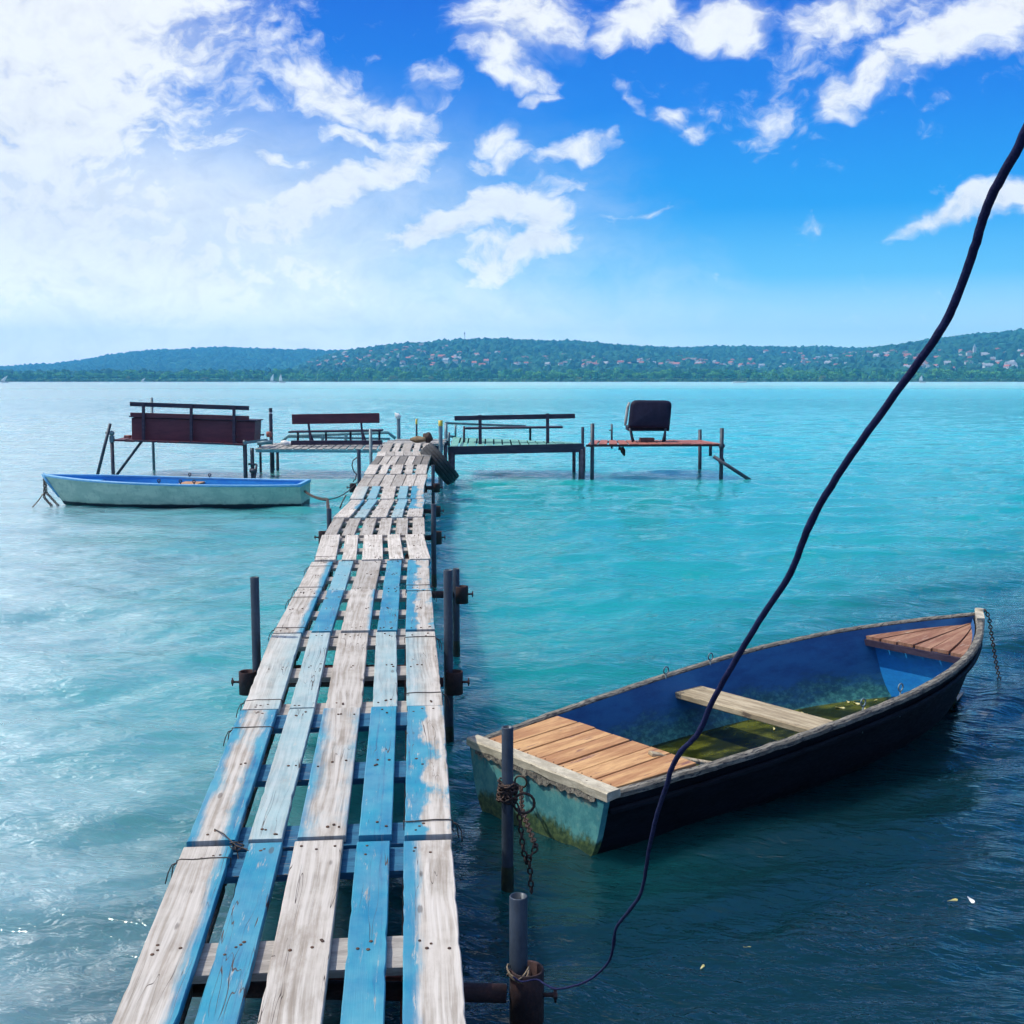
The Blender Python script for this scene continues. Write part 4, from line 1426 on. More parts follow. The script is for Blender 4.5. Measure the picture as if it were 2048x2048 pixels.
# stern seat, seven planks
mb = MB()
pr_ = random.Random(3)
ny = 7
zs_ = b.z0 + .012
for k in range(ny):
    ya, yb = -.385 + .77 * k / ny + .004, -.385 + .77 * (k + 1) / ny - .004
    xe = .475 + pr_.uniform(-.006, .006)
    lim = lambda y_, t_: max(-(b.half_at(t_, zs_, .036)), min(b.half_at(t_, zs_, .036), y_))
    # the outer planks are cut to the curve of the side
    zz = zs_ + pr_.uniform(-.002, .002)
    x0 = .03
    top = [(x0, ya, zz), (xe, ya * (1.0 + .10 * abs(ya)), zz + .02), (xe, yb * (1.0 + .10 * abs(yb)), zz + .02), (x0, yb, zz)]
    if k == 0: top[1] = (xe, -.424, zz + .016); top[0] = (x0, -.386, zz)
    if k == ny - 1: top[2] = (xe, .424, zz + .016); top[3] = (x0, .386, zz)
    mb.quadslab([b.W(v) for v in top], .02)
    for yy in (ya + .025, yb - .025):
        mb.lathe([(.004, 0), (.004, .002), (.0002, .002)], b.W((.06, yy, zz + .0015)), 7, mi=1)
mb.build('stern_seat', [M['orange'], M['nail']], nb, bevel=.002)
mb = MB(); mb.bar(b.W((.45, -.38, zs_ - .03)), b.W((.45, .38, zs_ - .03)), .03, .05); mb.build('seat_bearer', M['blueinside'], nb)
# thwart
xt = 1.42
hb = b.half_at(xt / b.L, b.sheer(xt / b.L) - .08, .03)
mb = MB()
zt = b.sheer(xt / b.L) - .08
mb.quadslab([b.W(v) for v in ((xt - .10, -hb, zt), (xt + .10, -hb, zt), (xt + .10, hb, zt), (xt - .10, hb, zt))], .032)
mb.build('thwart', M['thwart'], nb, bevel=.005)
# bow deck and bulkhead
tb = .80
mb = MB()
pr_ = random.Random(8)
zb = lambda t: b.sheer(t) - .035
nd_ = 6
ts = [tb + (1.0 - .022 - tb) * i / 14 for i in range(15)]
hbw = [max(0.004, b.beam(t) - .034) for t in ts]
for k in range(nd_):
    # planks run fore and aft, narrowing to the stem
    f0, f1 = -1 + 2 * k / nd_ + .02, -1 + 2 * (k + 1) / nd_ - .02
    top, n = [], len(ts)
    dz_ = pr_.uniform(-.003, .003)
    va = [b.W((b.L * t, h_ * f0, zb(t) + dz_)) for t, h_ in zip(ts, hbw)]
    vb = [b.W((b.L * t, h_ * f1, zb(t) + dz_)) for t, h_ in zip(ts, hbw)]
    dn = Vector((0, 0, -.018))
    vv = va + vb + [p + dn for p in va] + [p + dn for p in vb]
    fs = []
    for i in range(n - 1):
        fs += [(i, i + 1, n + i + 1, n + i), (2 * n + i, 3 * n + i, 3 * n + i + 1, 2 * n + i + 1), (i, 2 * n + i, 2 * n + i + 1, i + 1), (n + i, n + i + 1, 3 * n + i + 1, 3 * n + i)]
    fs += [(0, n, 3 * n, 2 * n)]
    mb.add(vv, fs)
mb.build('bow_deck', M['redbrown'], nb)
mb = MB(); b.plate(mb, tb + .012, .030, .02, z_top=.058, lift=.03); mb.build('bulkhead', M['bluebright'], nb)
mb = MB()
mb.bar(b.W((b.L * tb - .004, -b.beam(tb) + .04, zb(tb) - .036)), b.W((b.L * tb - .004, b.beam(tb) - .04, zb(tb) - .036)), .022, .034)
mb.build('deck_beam', M['darkwood'], nb)
# bare wood round the stem head
mb = MB()
pts_ = []
for side in (-1,):
    for t in np.linspace(.955, 1.0, 10):
        p = b.pt(t, 0, 0, side); pts_.append(p)
rows = []
for p in pts_:
    q = Vector((-.3, 1, 0)).normalized()
    rows.append([p + Vector((.016, -.012, -.03)), p + Vector((.016, -.012, .024)), p + Vector((-.028, .012, .026)), p + Vector((-.028, .012, -.03))])
fs = [(i * 4 + k, i * 4 + (k + 1) % 4, (i + 1) * 4 + (k + 1) % 4, (i + 1) * 4 + k) for i in range(len(rows) - 1) for k in range(4)] + [(0, 1, 2, 3), tuple(range(len(rows) * 4 - 4, len(rows) * 4))]
mb.add([b.W(v) for r_ in rows for v in r_], fs)
st0, st1 = b.pt(1, 0), b.pt(1, .75)
mb.tube([b.W(st0 + Vector((.006, 0, .034))), b.W(st0 + Vector((.004, 0, -.04))), b.W(b.pt(1, .4) + Vector((.006, 0, 0))), b.W(st1)], [.026, .024, .018, .012], 8)
mb.build('stem_head', M['palewood'], nb)
# rowlock rings
for (t, side) in ((.375, 1), (.475, 1), (.44, -1), (.53, -1)):
    p = b.pt(t, 0, .0, side) + Vector((0, -side * .03, .02))
    mb = MB()
    c = p + Vector((0, 0, .022))
    mb.tube([b.W(c + Vector((math.cos(a) * .018, 0, math.sin(a) * .018))) for a in np.linspace(0, 2 * math.pi, 15)[:-1]], .0035, 6, closed=True)
    mb.tube([b.W(p + Vector((0, 0, .006))), b.W(p + Vector((0, 0, -.12)))], .004, 6)
    mb.build('rowlock_ring', M['pipe_light'], nb)
# rain water in the bottom
mb = MB()
zbw = .022
ring_, ring2 = [], []
for t in np.linspace(.02, .93, 40):
    ring_.append(b.W((b.L * t, b.half_at(t, zbw, .025), zbw)))
    ring2.append(b.W((b.L * t, -b.half_at(t, zbw, .025), zbw)))
n = len(ring_)
mb.add(ring_ + ring2, [(i, n + i, n + i + 1, i + 1) for i in range(n - 1)])
bw = mb.build('bilge_water', M['bilge'], nb)


def leaf(p, s_, ang, mt='leaf', up=None):
    mb = MB()
    pts = []
    for a in np.linspace(0, 2 * math.pi, 11)[:-1]:
        r_ = s_ * (.38 + .62 * abs(math.cos(a)))
        pts.append((r_ * math.cos(a), r_ * .42 * math.sin(a), s_ * .12 * math.sin(2 * a)))
    rot = Matrix.Rotation(ang, 3, 'Z')
    top = [Vector(p) + rot @ Vector(q) for q in pts]
    mb.add([q + Vector((0, 0, .0015)) for q in top] + top, [tuple(range(10)), tuple(range(10, 20))[::-1]] + [(i, 10 + i, 10 + (i + 1) % 10, (i + 1) % 10) for i in range(10)])
    return mb


pr_ = random.Random(6)
for k in range(11):
    x_ = pr_.uniform(1.75, 2.66); y_ = pr_.uniform(-.05, .30)
    o = leaf(b.W((x_, y_, zbw + .004)), pr_.uniform(.014, .03), pr_.uniform(0, 6)).build('leaf', M['leaf'])
    tag(o, 'small yellow leaf floating on the bilge water inside the near rowing boat', 'leaf', 'leaves in the near rowing boat')
# loose slat lying under the seat
mb = MB(); mb.bar(at_h(1300, 1507, .285), at_h(1440, 1531, .20), .04, .016)
tag(mb.build('loose_slat', M['thwart'], bevel=.003), 'loose grey wooden slat propped on the orange stern seat of the near boat', 'slat')


def chain_mesh(path, link=.030, r=.0036, wd=.011, jitter=0.0, seed=1):
    g = random.Random(seed)
    pts = [Vector(p) for p in path]
    seg = [0]
    for a, c in zip(pts, pts[1:]): seg.append(seg[-1] + (c - a).length)
    n = max(2, int(seg[-1] / (link * .74)))
    mb = MB()

    def at(s_):
        for i in range(len(pts) - 1):
            if s_ <= seg[i + 1] or i == len(pts) - 2:
                return pts[i].lerp(pts[i + 1], (s_ - seg[i]) / max(1e-6, seg[i + 1] - seg[i]))
    for k in range(n):
        c = at(seg[-1] * (k + .5) / n); t_ = (at(min(seg[-1], seg[-1] * (k + .9) / n)) - at(seg[-1] * (k + .1) / n))
        t_ = (t_.normalized() + Vector((g.uniform(-1, 1), g.uniform(-1, 1), g.uniform(-1, 1))) * jitter).normalized()
        ref = Vector((.3, 1, .2)).normalized()
        x_ = t_.cross(ref).normalized(); y_ = t_.cross(x_)
        if k % 2: x_ = y_
        loop = []
        for a in np.linspace(0, 2 * math.pi, 11)[:-1]:
            ca, sa = math.cos(a), math.sin(a)
            loop.append(c + t_ * (link / 2 - r) * (abs(ca) ** .7 * math.copysign(1, ca)) + x_ * wd * .75 * (abs(sa) ** .8 * math.copysign(1, sa)))
        mb.tube(loop, r, 5, closed=True)
    return mb


def sag(a, c, drop, n=9):
    a, c = Vector(a), Vector(c)
    return [a.lerp(c, i / (n - 1)) - Vector((0, 0, drop * 4 * (i / (n - 1)) * (1 - i / (n - 1)))) for i in range(n)]


# mooring post with the chain wound round it
CPZ = 4.05
mp_, mtop = vpost('mooring_post', 'slim blue grey mooring post with rusty chain wound round it, before the near boat stern', 1015, 1454, CPZ, .0205, group=None)
cxy = Vector((mtop.x, mtop.y, 0))
hz = at_z(1015, 1590, CPZ).z
coil = []
for k in range(64):
    a = k * .62
    coil.append(cxy + Vector((math.cos(a) * (.030 + .004 * math.sin(k)), math.sin(a) * .030, hz + .028 * math.sin(k * .37) + .03 * (k / 64 - .5))))
ringp = b.W((-.05, .05, .185))
mb = chain_mesh(coil, .028, .0034, .011, .25, 2)
low = Vector((cxy.x + .055, cxy.y - .02, hz - .20))
mb2 = chain_mesh([coil[-1], cxy + Vector((.04, -.02, hz - .06)), low, low + Vector((.012, 0, -.05)), low + Vector((.045, .02, .0)), ringp.lerp(low, .45), ringp.lerp(low, .15) , ringp + Vector((0, 0, -.02))], .030, .0036, .011, .08, 3)
mb.add(mb2.v, mb2.f, 0, True)
mb3 = chain_mesh([low + Vector((.02, 0, -.02)), low + Vector((.03, .0, -.16))], .03, .0036, .011, .1, 4)
mb.add(mb3.v, mb3.f, 0, True)
mb.tube([cxy + Vector((.058 + .036 * math.cos(a), -.012, hz - .035 + .036 * math.sin(a))) for a in np.linspace(0, 2 * math.pi, 17)[:-1]], .005, 7, closed=True)
mb.tube([ringp + Vector((.024 * math.cos(a), -.01 * math.cos(a), .024 * math.sin(a))) for a in np.linspace(0, 2 * math.pi, 17)[:-1]], .004, 7, closed=True)
tag(mb.build('mooring_chain', M['chain']), 'rusty chain from the near boat stern to the slim mooring post', 'chain')
# bow chain hanging into the lake
bp = b.W(b.pt(1, 0) + Vector((.03, 0, .01)))
e_ = at_h(2003, 1355, 0.0)
path = [bp, bp + Vector((.02, -.01, .015)), bp + Vector((.04, -.02, -.03))] + sag(bp + Vector((.04, -.02, -.03)), e_ + Vector((0, 0, -.06)), .02)[1:]
tag(chain_mesh(path, .030, .0038, .012, .05, 7).build('bow_chain', M['chain']), 'dark chain hanging from the bow of the near boat into the lake', 'chain')

# ------------------------------------------------------------------ the far rowing boat
b = LB
lb = thing('rowing_boat', 'pale green rowing boat with bright blue inside, moored left of the pier', 'rowing boat', matrix=b.mx)
mb = MB(); b.shell(mb, 0.0); mb.build('hull', M['creamhull'], lb)
mb = MB(); b.shell(mb, 0.032, lift=.05, flip=True); mb.build('lining', M['bluebright'], lb)
mb = MB(); b.plate(mb, 0.0, -.002, -.03, z_top=.004); mb.build('transom', M['creamhull'], lb)
M['bluerail'] = worn('light_blue_gunwale', (0.10, 0.36, 0.66), (0.20, 0.46, 0.70), (0.30, 0.36, 0.38), scale=10, stretch=(1, 5, 5), rough=.55, wear=.66)
mb = MB(); b.rail(mb, .055, .030, .016); mb.build('gunwale', M['bluerail'], lb)
mb = MB(); mb.bar(b.W((-.012, -.43, b.z0)), b.W((-.012, .43, b.z0)), .05, .04); mb.build('transom_cap', M['bluerail'], lb)
xt = 1.72; zt = b.sheer(xt / b.L) - .05; hb = b.half_at(xt / b.L, zt, .03)
mb = MB(); mb.quadslab([b.W(v) for v in ((xt - .15, -hb, zt), (xt + .15, -hb, zt), (xt + .15, hb, zt), (xt - .15, hb, zt))], .03); mb.build('thwart', M['orange'], lb, bevel=.004)
ts = [.80 + .18 * i / 12 for i in range(13)]
va = [b.W((b.L * t, b.beam(t) - .033, b.sheer(t) - .05)) for t in ts]; vb = [b.W((b.L * t, -b.beam(t) + .033, b.sheer(t) - .05)) for t in ts]
mb = MB(); n = 13
mb.add(va + vb, [(i, n + i, n + i + 1, i + 1) for i in range(n - 1)]); mb.add([p - Vector((0, 0, .02)) for p in va + vb], [(i, i + 1, n + i + 1, n + i) for i in range(n - 1)] + [(0, n, n, 0)][:0])
mb.build('bow_deck', M['bluebright'], lb)
mb = MB(); b.plate(mb, .80, .033, .02, z_top=.055, lift=.05); mb.build('bulkhead', M['bluebright'], lb)
mb = MB()
mb.quadslab([b.W(v) for v in ((.03, -.38, .25), (.42, -.42, .25), (.42, .42, .25), (.03, .38, .25))], .025); mb.build('stern_seat', M['bluebright'], lb)
for (t, side) in ((.38, 1), (.43, 1), (.51, 1), (.40, -1), (.48, -1)):
    p = b.pt(t, 0, 0, side) + Vector((0, -side * .02, .012))
    mb = MB(); mb.tube([b.W(p), b.W(p + Vector((0, 0, .03)))], .010, 8)
    mb.tube([b.W(p + Vector((math.cos(a) * .018, 0, .042 + math.sin(a) * .018))) for a in np.linspace(0, 2 * math.pi, 13)[:-1]], .008, 6, closed=True)
    mb.build('rowlock', M['pipe_dark'], lb)
mb = MB(); mb.tube([b.W(b.pt(1, 0) + Vector((.012, 0, .02))), b.W(b.pt(1, .3) + Vector((.012, 0, 0))), b.W(b.pt(1, .75))], [.03, .024, .015], 8); mb.build('stem_head', M['bluerail'], lb)
bp = b.W(b.pt(1, .12) + Vector((.03, 0, 0)))
e_ = at_h(94, 1018, 0)
mb = chain_mesh([bp, bp + Vector((0, 0, -.12)), Vector((bp.x - .01, bp.y, .1)), Vector((e_.x, bp.y - .1, -.15))], .055, .009, .02, .15, 3)
mb2 = chain_mesh([bp + Vector((.02, 0, -.05)), bp + Vector((.03, -.02, -.2)), Vector((e_.x + .03, bp.y - .05, -.1))], .05, .008, .02, .15, 4)
mb.add(mb2.v, mb2.f, 0, True)
tag(mb.build('bow_chain', M['chain']), 'rusty chain hanging from the bow of the pale green boat', 'chain')
mb = MB(); a0 = bp + Vector((-.02, -.02, -.22)); mb.tube(sag(a0, at_h(58, 1020, -.05), .02), .008, 6)
tag(mb.build('anchor_line', M['rope']), 'thin anchor line running left from the bow chain of the pale boat', 'rope')
# stern lines to the pier posts
s0 = b.W((-.03, .05, .20)); k0 = at_z(655, 999, 13.0)
mb = chain_mesh(sag(s0, k0, .03), .05, .007, .018, .1, 5)
p1 = at_z(657, 1016, 10.4)
mb2 = chain_mesh(sag(k0, Vector((p1.x, p1.y, p1.z - .03)), .01), .045, .006, .016, .1, 6); mb.add(mb2.v, mb2.f, 0, True)
tag(mb.build('stern_chain', M['chain']), 'dark chain from the pale boat stern towards the short left pier post', 'chain')
q1 = at_z(716, 963, 14.5)
mb = MB(); mb.tube(sag(k0, q1, .05), .006, 6)
mb.tube([at_z(692, 990, 13.2), at_z(684, 1005, 13.2), at_z(680, 1016, 13.1)], .008, 6)
tag(mb.build('stern_rope', M['wire']), 'dark rope from the pale boat chain up to the left pier post', 'rope')
# hoop of hose on that post
mb = MB(); mb.tube([at_z(x_, y_, 14.55) for (x_, y_) in ((714, 915), (706, 921), (704, 931), (707, 942), (713, 948), (711, 958), (706, 963))], .008, 6)
tag(mb.build('hose_hoop', M['wire']), 'thin hoop of dark hose hooked on the left pier post', 'hose')

# ------------------------------------------------------------------ the fishing stages at the end of the pier
ZF, ZR = 21.3, 23.3


def leg(mb, px, py0, py1, zc, wd=.05, px1=None, below=True):
    a = at_z(px, py0, zc); c = at_z(px1 if px1 is not None else px, py1, zc)
    if below and px1 is None: c.z = -.7
    mb.tube([a, c], wd / 2, 10)


def planked(mb, c4, n, th, gap=.012, seed=1, mi=0, over=.03):
    """n planks from the near edge to the far edge: c4 = near left, near right, far right, far left"""
    g = random.Random(seed)
    c4 = [Vector(p) for p in c4]
    for k in range(n):
        f0, f1 = k / n + gap / 2, (k + 1) / n - gap / 2
        na, nb_, fb, fa = c4[0].lerp(c4[1], f0), c4[0].lerp(c4[1], f1), c4[3].lerp(c4[2], f1), c4[3].lerp(c4[2], f0)
        e = (na - fa).normalized() * g.uniform(0, over)
        dz_ = Vector((0, 0, g.uniform(-.004, .004)))
        mb.quadslab([na + e + dz_, nb_ + e + dz_, fb + dz_, fa + dz_], th, mi)


# --- stage with the green planks, right of the pier
o_ = at_z(1030, 957, ZF); o_.z = 0
sg = thing('fishing_stage', 'fishing stage with green painted planks right of the pier end', 'fishing stage', o_)
mb = MB(); c4 = [at_z(899, 893, ZF), at_z(1165, 886, ZF), at_z(1152, 884.5, ZR), at_z(905, 874, ZR)]
planked(mb, c4, 15, .025, seed=2); mb.build('deck', M['greenplank'], sg)
mb = MB(); mb.bar(at_z(896, 901.5, ZF - .02), at_z(1168, 895.5, ZF - .02), .06, .15); mb.build('front_beam', M['darkwood'], sg)
mb = MB(); mb.bar(at_z(905, 880, ZR), at_z(1155, 890.5, ZR), .06, .10); mb.build('back_beam', M['darkwood'], sg)
for (px, py, zc, wd) in ((903, 905, ZF, .13), (1163, 898, ZF, .11), (1148, 900, ZR - .3, .07), (1168, 893, ZR, .06), (905, 882, ZR, .06)):
    mb = MB(); leg(mb, px, py, 960, zc, wd); mb.build('leg', M['pipe_dark'], sg)
mb = MB()
mb.tube([at_z(892, 846, ZF), at_z(892, 905, ZF)], .03, 10)
mb.tube([at_z(892, 846, ZF), at_z(912, 847, ZR - .1), at_z(1052, 852.5, ZR)], .022, 8)
for (px, py0, py1, zc) in ((911, 848, 875, ZR - .05), (898, 865, 893, ZF + .05)):
    mb.tube([at_z(px, py0, zc), at_z(px, py1, zc)], .02, 8)
mb.tube([at_z(896, 872, ZR - .2), at_z(908, 873.5, ZR)], .025, 8)
mb.build('railing', M['pipe_light'], sg)
# bench on it, seen from behind
o_ = at_z(1028, 889, ZF + .6)
bn = thing('bench', 'dark plank bench with a single back board on the green stage', 'bench', o_)
zb_ = ZF + .45
mb = MB(); mb.bar(at_z(909, 836.5, zb_), at_z(1150, 832, zb_), .045, .088); mb.build('backrest', M['darkwood'], bn, bevel=.005)
for (px, py0) in ((960, 830), (1095, 827)):
    mb = MB(); mb.bar(at_z(px, py0, zb_ - .04), at_z(px + .5, 892 if px < 1000 else 889, zb_ - .04), .06, .06, up=(0, 1, 0)); mb.build('upright', M['darkwood'], bn)
mb = MB(); mb.bar(at_z(931, 856.5, zb_ + .45), at_z(1125, 854, zb_ + .45), .34, .035); mb.build('seat', M['darkwood'], bn, bevel=.005)
for (px, py1) in ((928, 893), (1060.5, 881)):
    mb = MB(); mb.tube([at_z(px, 852.5, zb_ + .42), at_z(px, py1, zb_ + .42)], .022, 8); mb.build('leg', M['pipe_dark'], bn)

# --- red stage with the seat, farther right
o_ = at_z(1320, 958, ZF); o_.z = 0
sg = thing('fishing_stage', 'fishing stage with faded red planks at the far right', 'fishing stage', o_)
mb = MB(); c4 = [at_z(1174, 888.5, ZF), at_z(1446, 887, ZF), at_z(1402, 879.5, ZR - .2), at_z(1183, 880.5, ZR - .2)]
planked(mb, c4, 13, .024, seed=5); mb.build('deck', M['redplank'], sg)
mb = MB(); mb.bar(at_z(1172, 891.6, ZF - .02), at_z(1447, 890.6, ZF - .02), .05, .035); mb.build('front_beam', M['rust'], sg)
mb = MB(); mb.bar(at_z(1183, 884, ZR - .2), at_z(1402, 883, ZR - .2), .05, .035); mb.build('back_beam', M['rust'], sg)
for (px, py, zc, mt) in ((1185, 847, ZF - .04, 'pipe'), (1444, 856, ZF - .02, 'pipe'), (1223.5, 848, ZR - .25, 'pipe'), (1400, 859, ZR - .1, 'pipe')):
    mb = MB(); a = at_z(px, py, zc); mb.tube([a, Vector((a.x + (.02 if px == 1400 else 0), a.y, -.7))] if px != 1223.5 else [a, at_z(px, 897, zc)], .036 if px != 1223.5 else .02, 10); mb.build('leg', M[mt], sg)
mb = MB(); mb.tube([at_z(1427, 913, ZF - .08), at_z(1512, 968, ZF - .08)], .034, 10); mb.build('brace', M['pipe_dark'], sg)
mb = MB(); mb.lathe([(.045, -.04), (.06, 0), (.045, .04)], at_z(1443.5, 892, ZF - .02), 10); mb.lathe([(.045, -.05), (.06, 0), (.045, .05)], at_z(1443, 922, ZF - .05), 10); mb.build('clamp', M['pipe_dark'], sg)
mb = MB(); leg(mb, 1421, 892, 912, ZF + .4, .06, px1=1421); mb.build('stub', M['pipe_dark'], sg)
mb = MB(); mb.tube([at_z(1244, 894, ZF + .3), at_z(1246, 902, ZF + .3), at_z(1249, 912, ZF + .3)], [.03, .05, .012], 8); mb.tube([at_z(1237, 896, ZF + .3), at_z(1247, 899, ZF + .3)], .03, 8)
mb.build('hook', M['rust'], sg)
mb = MB(); mb.tube([at_z(1186.5, 862, ZF - .02), at_z(1184, 862, ZF - .02)], .03, 6); mb.tube([at_z(1218, 860.5, ZR - .25), at_z(1225, 860, ZR - .25)], .014, 6); mb.build('rod_rest', M['pipe'], sg)
# the seat
zs = ZF + .75
o_ = at_z(1298, 886, zs)
ch = thing('chair', 'dark vinyl backed chair on steel legs facing the lake from the red stage', 'chair', o_)
mb = MB()
outl = []
for (px, py, r_) in ((1256, 855, 5), (1339, 855.5, 6), (1343, 803, 10), (1264, 801.5, 9)):
    outl.append((px, py, r_))
rim = []
cs_ = [(1256, 855), (1339, 856), (1344, 801), (1262, 800)]
n4 = 4
for i in range(4):
    p0, p1, p2 = Vector(cs_[i - 1]), Vector(cs_[i]), Vector(cs_[(i + 1) % 4])
    rr = 5 if i < 2 else 13
    a = p1 + (p0 - p1).normalized() * rr; c = p1 + (p2 - p1).normalized() * rr
    for k in range(7):
        s_ = k / 6
        rim.append(a * (1 - s_) ** 2 + p1 * 2 * s_ * (1 - s_) + c * s_ * s_)
cen = Vector((1300, 828))
layers = []
for (sc, dy_) in ((.82, -.075), (.96, -.055), (1.0, -.02), (1.0, .04), (.95, .075), (.8, .085)):
    layers.append([at_z(*(cen + (q - cen) * sc), zs) + Vector((0, dy_, 0)) for q in rim])
nr_ = len(rim)
fs = [(i * nr_ + k, i * nr_ + (k + 1) % nr_, (i + 1) * nr_ + (k + 1) % nr_, (i + 1) * nr_ + k) for i in range(5) for k in range(nr_)]
fs += [tuple(range(nr_))[::-1], tuple(range(5 * nr_, 6 * nr_))]
mb.add([p for l_ in layers for p in l_], fs, 0, True)
mb.build('backrest', M['cover'], ch)
mb = MB(); mb.tube([at_z(x_, y_, zs + .0) + Vector((-.012, .0, 0)) for (x_, y_) in ((1251.5, 851), (1253, 840), (1256.5, 815), (1260, 805))], [.02, .028, .028, .02], 8); mb.build('side_trim', M['greywood'], ch)
mb = MB(); q0 = at_z(1256, 856, zs + .1); q1 = at_z(1340, 856, zs + .1)
mb.box((q0 + q1) / 2 + Vector((0, .28, -.01)), ((q1 - q0).length, .48, .10)); mb.build('seat', M['cover'], ch, bevel=.02)
for (x0, x1, dy_) in ((1259, 1266, 0), (1263.5, 1268.5, .40), (1331, 1324.5, 0), (1335, 1329.5, .40)):
    mb = MB(); a = at_z(x0, 856, zs + dy_ * .2) ; c = at_z(x1, 887.5, zs + dy_); a.y = c.y; mb.tube([a, c], .019, 8); mb.build('leg', M['pipe'], ch)
mb = MB(); q = at_z(1293.5, 879.5, zs + .2)
mb.box(q, (.27, .22, .075)); 
tag(mb.build('wooden_box', M['brownbox'], bevel=.004), 'small brown wooden box under the chair on the red stage', 'box')

# --- stage with the red backed bench, left of the pier end
o_ = at_z(640, 905, ZF); o_.z = 0
sg = thing('fishing_stage', 'fishing stage of grey planks with a low rail just left of the pier end', 'fishing stage', o_)
mb = MB(); c4 = [at_z(508, 897, ZF), at_z(770, 897.5, ZF), at_z(775, 886, ZR), at_z(540, 886, ZR)]
planked(mb, c4, 17, .022, seed=9, over=.05); mb.build('deck', M['greywood'], sg)
mb = MB(); mb.bar(at_z(512, 902, ZF), at_z(770, 903, ZF), .05, .045); mb.build('front_beam', M['tealmetal'], sg)
mb = MB(); mb.bar(at_z(540, 889, ZR), at_z(772, 889, ZR), .05, .045); mb.build('back_beam', M['tealmetal'], sg)
for (px, zc, wd) in ((545.5, ZR, .06), (554.5, ZR - .05, .06), (504, ZF, .07), (741, 19.3, .055)):
    mb = MB(); a = at_z(px, 896 if px != 741 else 858, zc)
    mb.tube([a, Vector((a.x, a.y, -.7))], wd / 2, 10); mb.build('leg', M['pipe'] if px != 741 else M['pipe_light'], sg)
mb = MB(); mb.tube([at_z(513, 929, ZF - .05), at_z(509, 958, ZF - .05), at_z(508, 964, ZF - .05)], .022, 8); mb.tube([at_z(497, 928, ZF), at_z(513, 929, ZF - .05)], .02, 8); mb.tube([at_z(500, 941, ZF - .04), at_z(513, 942, ZF - .06)], .04, 8); mb.build('clamp', M['pipe_dark'], sg)
zr_ = ZR - .1
mb = MB()
mb.tube([at_z(564, 883, zr_), at_z(577, 871.5, zr_), at_z(776, 864.8, zr_), at_z(791, 877, zr_)], .032, 8)
for px in (595, 622, 645, 692, 702, 758):
    mb.tube([at_z(px, 868.5, zr_), at_z(px, 884, zr_)], .03 if px in (645, 692) else .018, 8)
mb.tube([at_z(577, 873.5, zr_), at_z(780, 878, zr_)], .022, 8)
mb.build('railing', M['tealmetal'], sg)
o_ = at_z(670, 889, ZF + .5)
bn = thing('bench', 'plank bench with a wide maroon back board on the grey stage', 'bench', o_)
zb_ = ZF + .45
mb = MB(); mb.bar(at_z(584, 838.5, zb_), at_z(759, 835.8, zb_), .035, .185); mb.build('backrest', M['maroon'], bn, bevel=.005)
for (x0, x1) in ((615, 622), (721, 726.5)):
    mb = MB(); mb.bar(at_z(x0, 828, zb_ + .05), at_z(x1, 890, zb_ - .02), .035, .04, up=(0, 1, 0)); mb.bar(at_z(x0 + 3.5, 862, zb_ + .1), at_z(x1 + 7, 889, zb_ + .15), .03, .04, up=(0, 1, 0)); mb.build('upright', M['darkwood'], bn)
mb = MB(); mb.bar(at_z(580, 863.5, zb_ + .4), at_z(765, 860.5, zb_ + .4), .36, .034); mb.build('seat', M['darkwood'], bn, bevel=.005)
mb = MB(); mb.bar(at_z(582, 885.5, zb_ - .08), at_z(765, 885, zb_ - .08), .04, .085); mb.build('stretcher', M['darkwood'], bn, bevel=.004)
for px in (596, 652, 701, 759):
    mb = MB(); mb.tube([at_z(px, 863, zb_ + .4), at_z(px, 886, zb_ + .4)], .02, 8); mb.build('leg', M['pipe_dark'], bn)
mb = MB()
q = at_z(571, 886.5, ZF + .6)
mb.lathe([(.001, -.05), (.075, -.045), (.10, -.01), (.085, .03), (.04, .05), (.001, .055)], q, 14, axis=(.2, 0, 1)); mb.lathe([(.001, -.04), (.06, -.03), (.075, .0), (.05, .035), (.001, .04)], q + Vector((.085, .02, -.008)), 12)
tag(mb.build('white_bag', M['white']), 'white bag lying at the left end of the grey stage', 'bag')

# --- stage with the maroon box bench, far left
o_ = at_z(360, 946, ZF); o_.z = 0
sg = thing('fishing_stage', 'fishing stage on steel legs under the maroon box bench at the far left', 'fishing stage', o_)
mb = MB(); c4 = [at_z(227, 879, ZF), at_z(489, 887.5, ZF), at_z(505, 880, ZR - .3), at_z(262, 871, ZR - .3)]
planked(mb, c4, 12, .03, seed=12, over=.10); mb.build('deck', M['maroon'], sg)
mb = MB(); mb.bar(at_z(222, 880, ZF), at_z(491, 889.5, ZF), .05, .03); mb.build('front_beam', M['pipe_dark'], sg)
mb = MB(); mb.bar(at_z(262, 875, ZR - .3), at_z(520, 883, ZR - .3), .05, .03); mb.build('back_beam', M['pipe_dark'], sg)
for (px, py, zc, wd, mt) in ((223.5, 873, ZF, .065, 'pipe_dark'), (489.5, 880, ZF, .075, 'pipe'), (303, 795, ZR - .25, .055, 'pipe_light'), (520, 880, ZR - .3, .05, 'pipe')):
    mb = MB(); a = at_z(px, py, zc); mb.tube([a, Vector((a.x, a.y, -.7))], wd / 2, 10); mb.build('leg', M[mt], sg)
mb = MB(); mb.tube([at_z(220.5, 847, ZF - .06), at_z(192, 962, ZF - .06)], .028, 10); mb.build('brace', M['pipe'], sg)
mb = MB(); mb.tube([at_z(284, 882, ZF + .1), at_z(229, 956, ZF + .1)], .025, 10); mb.build('brace', M['pipe'], sg)
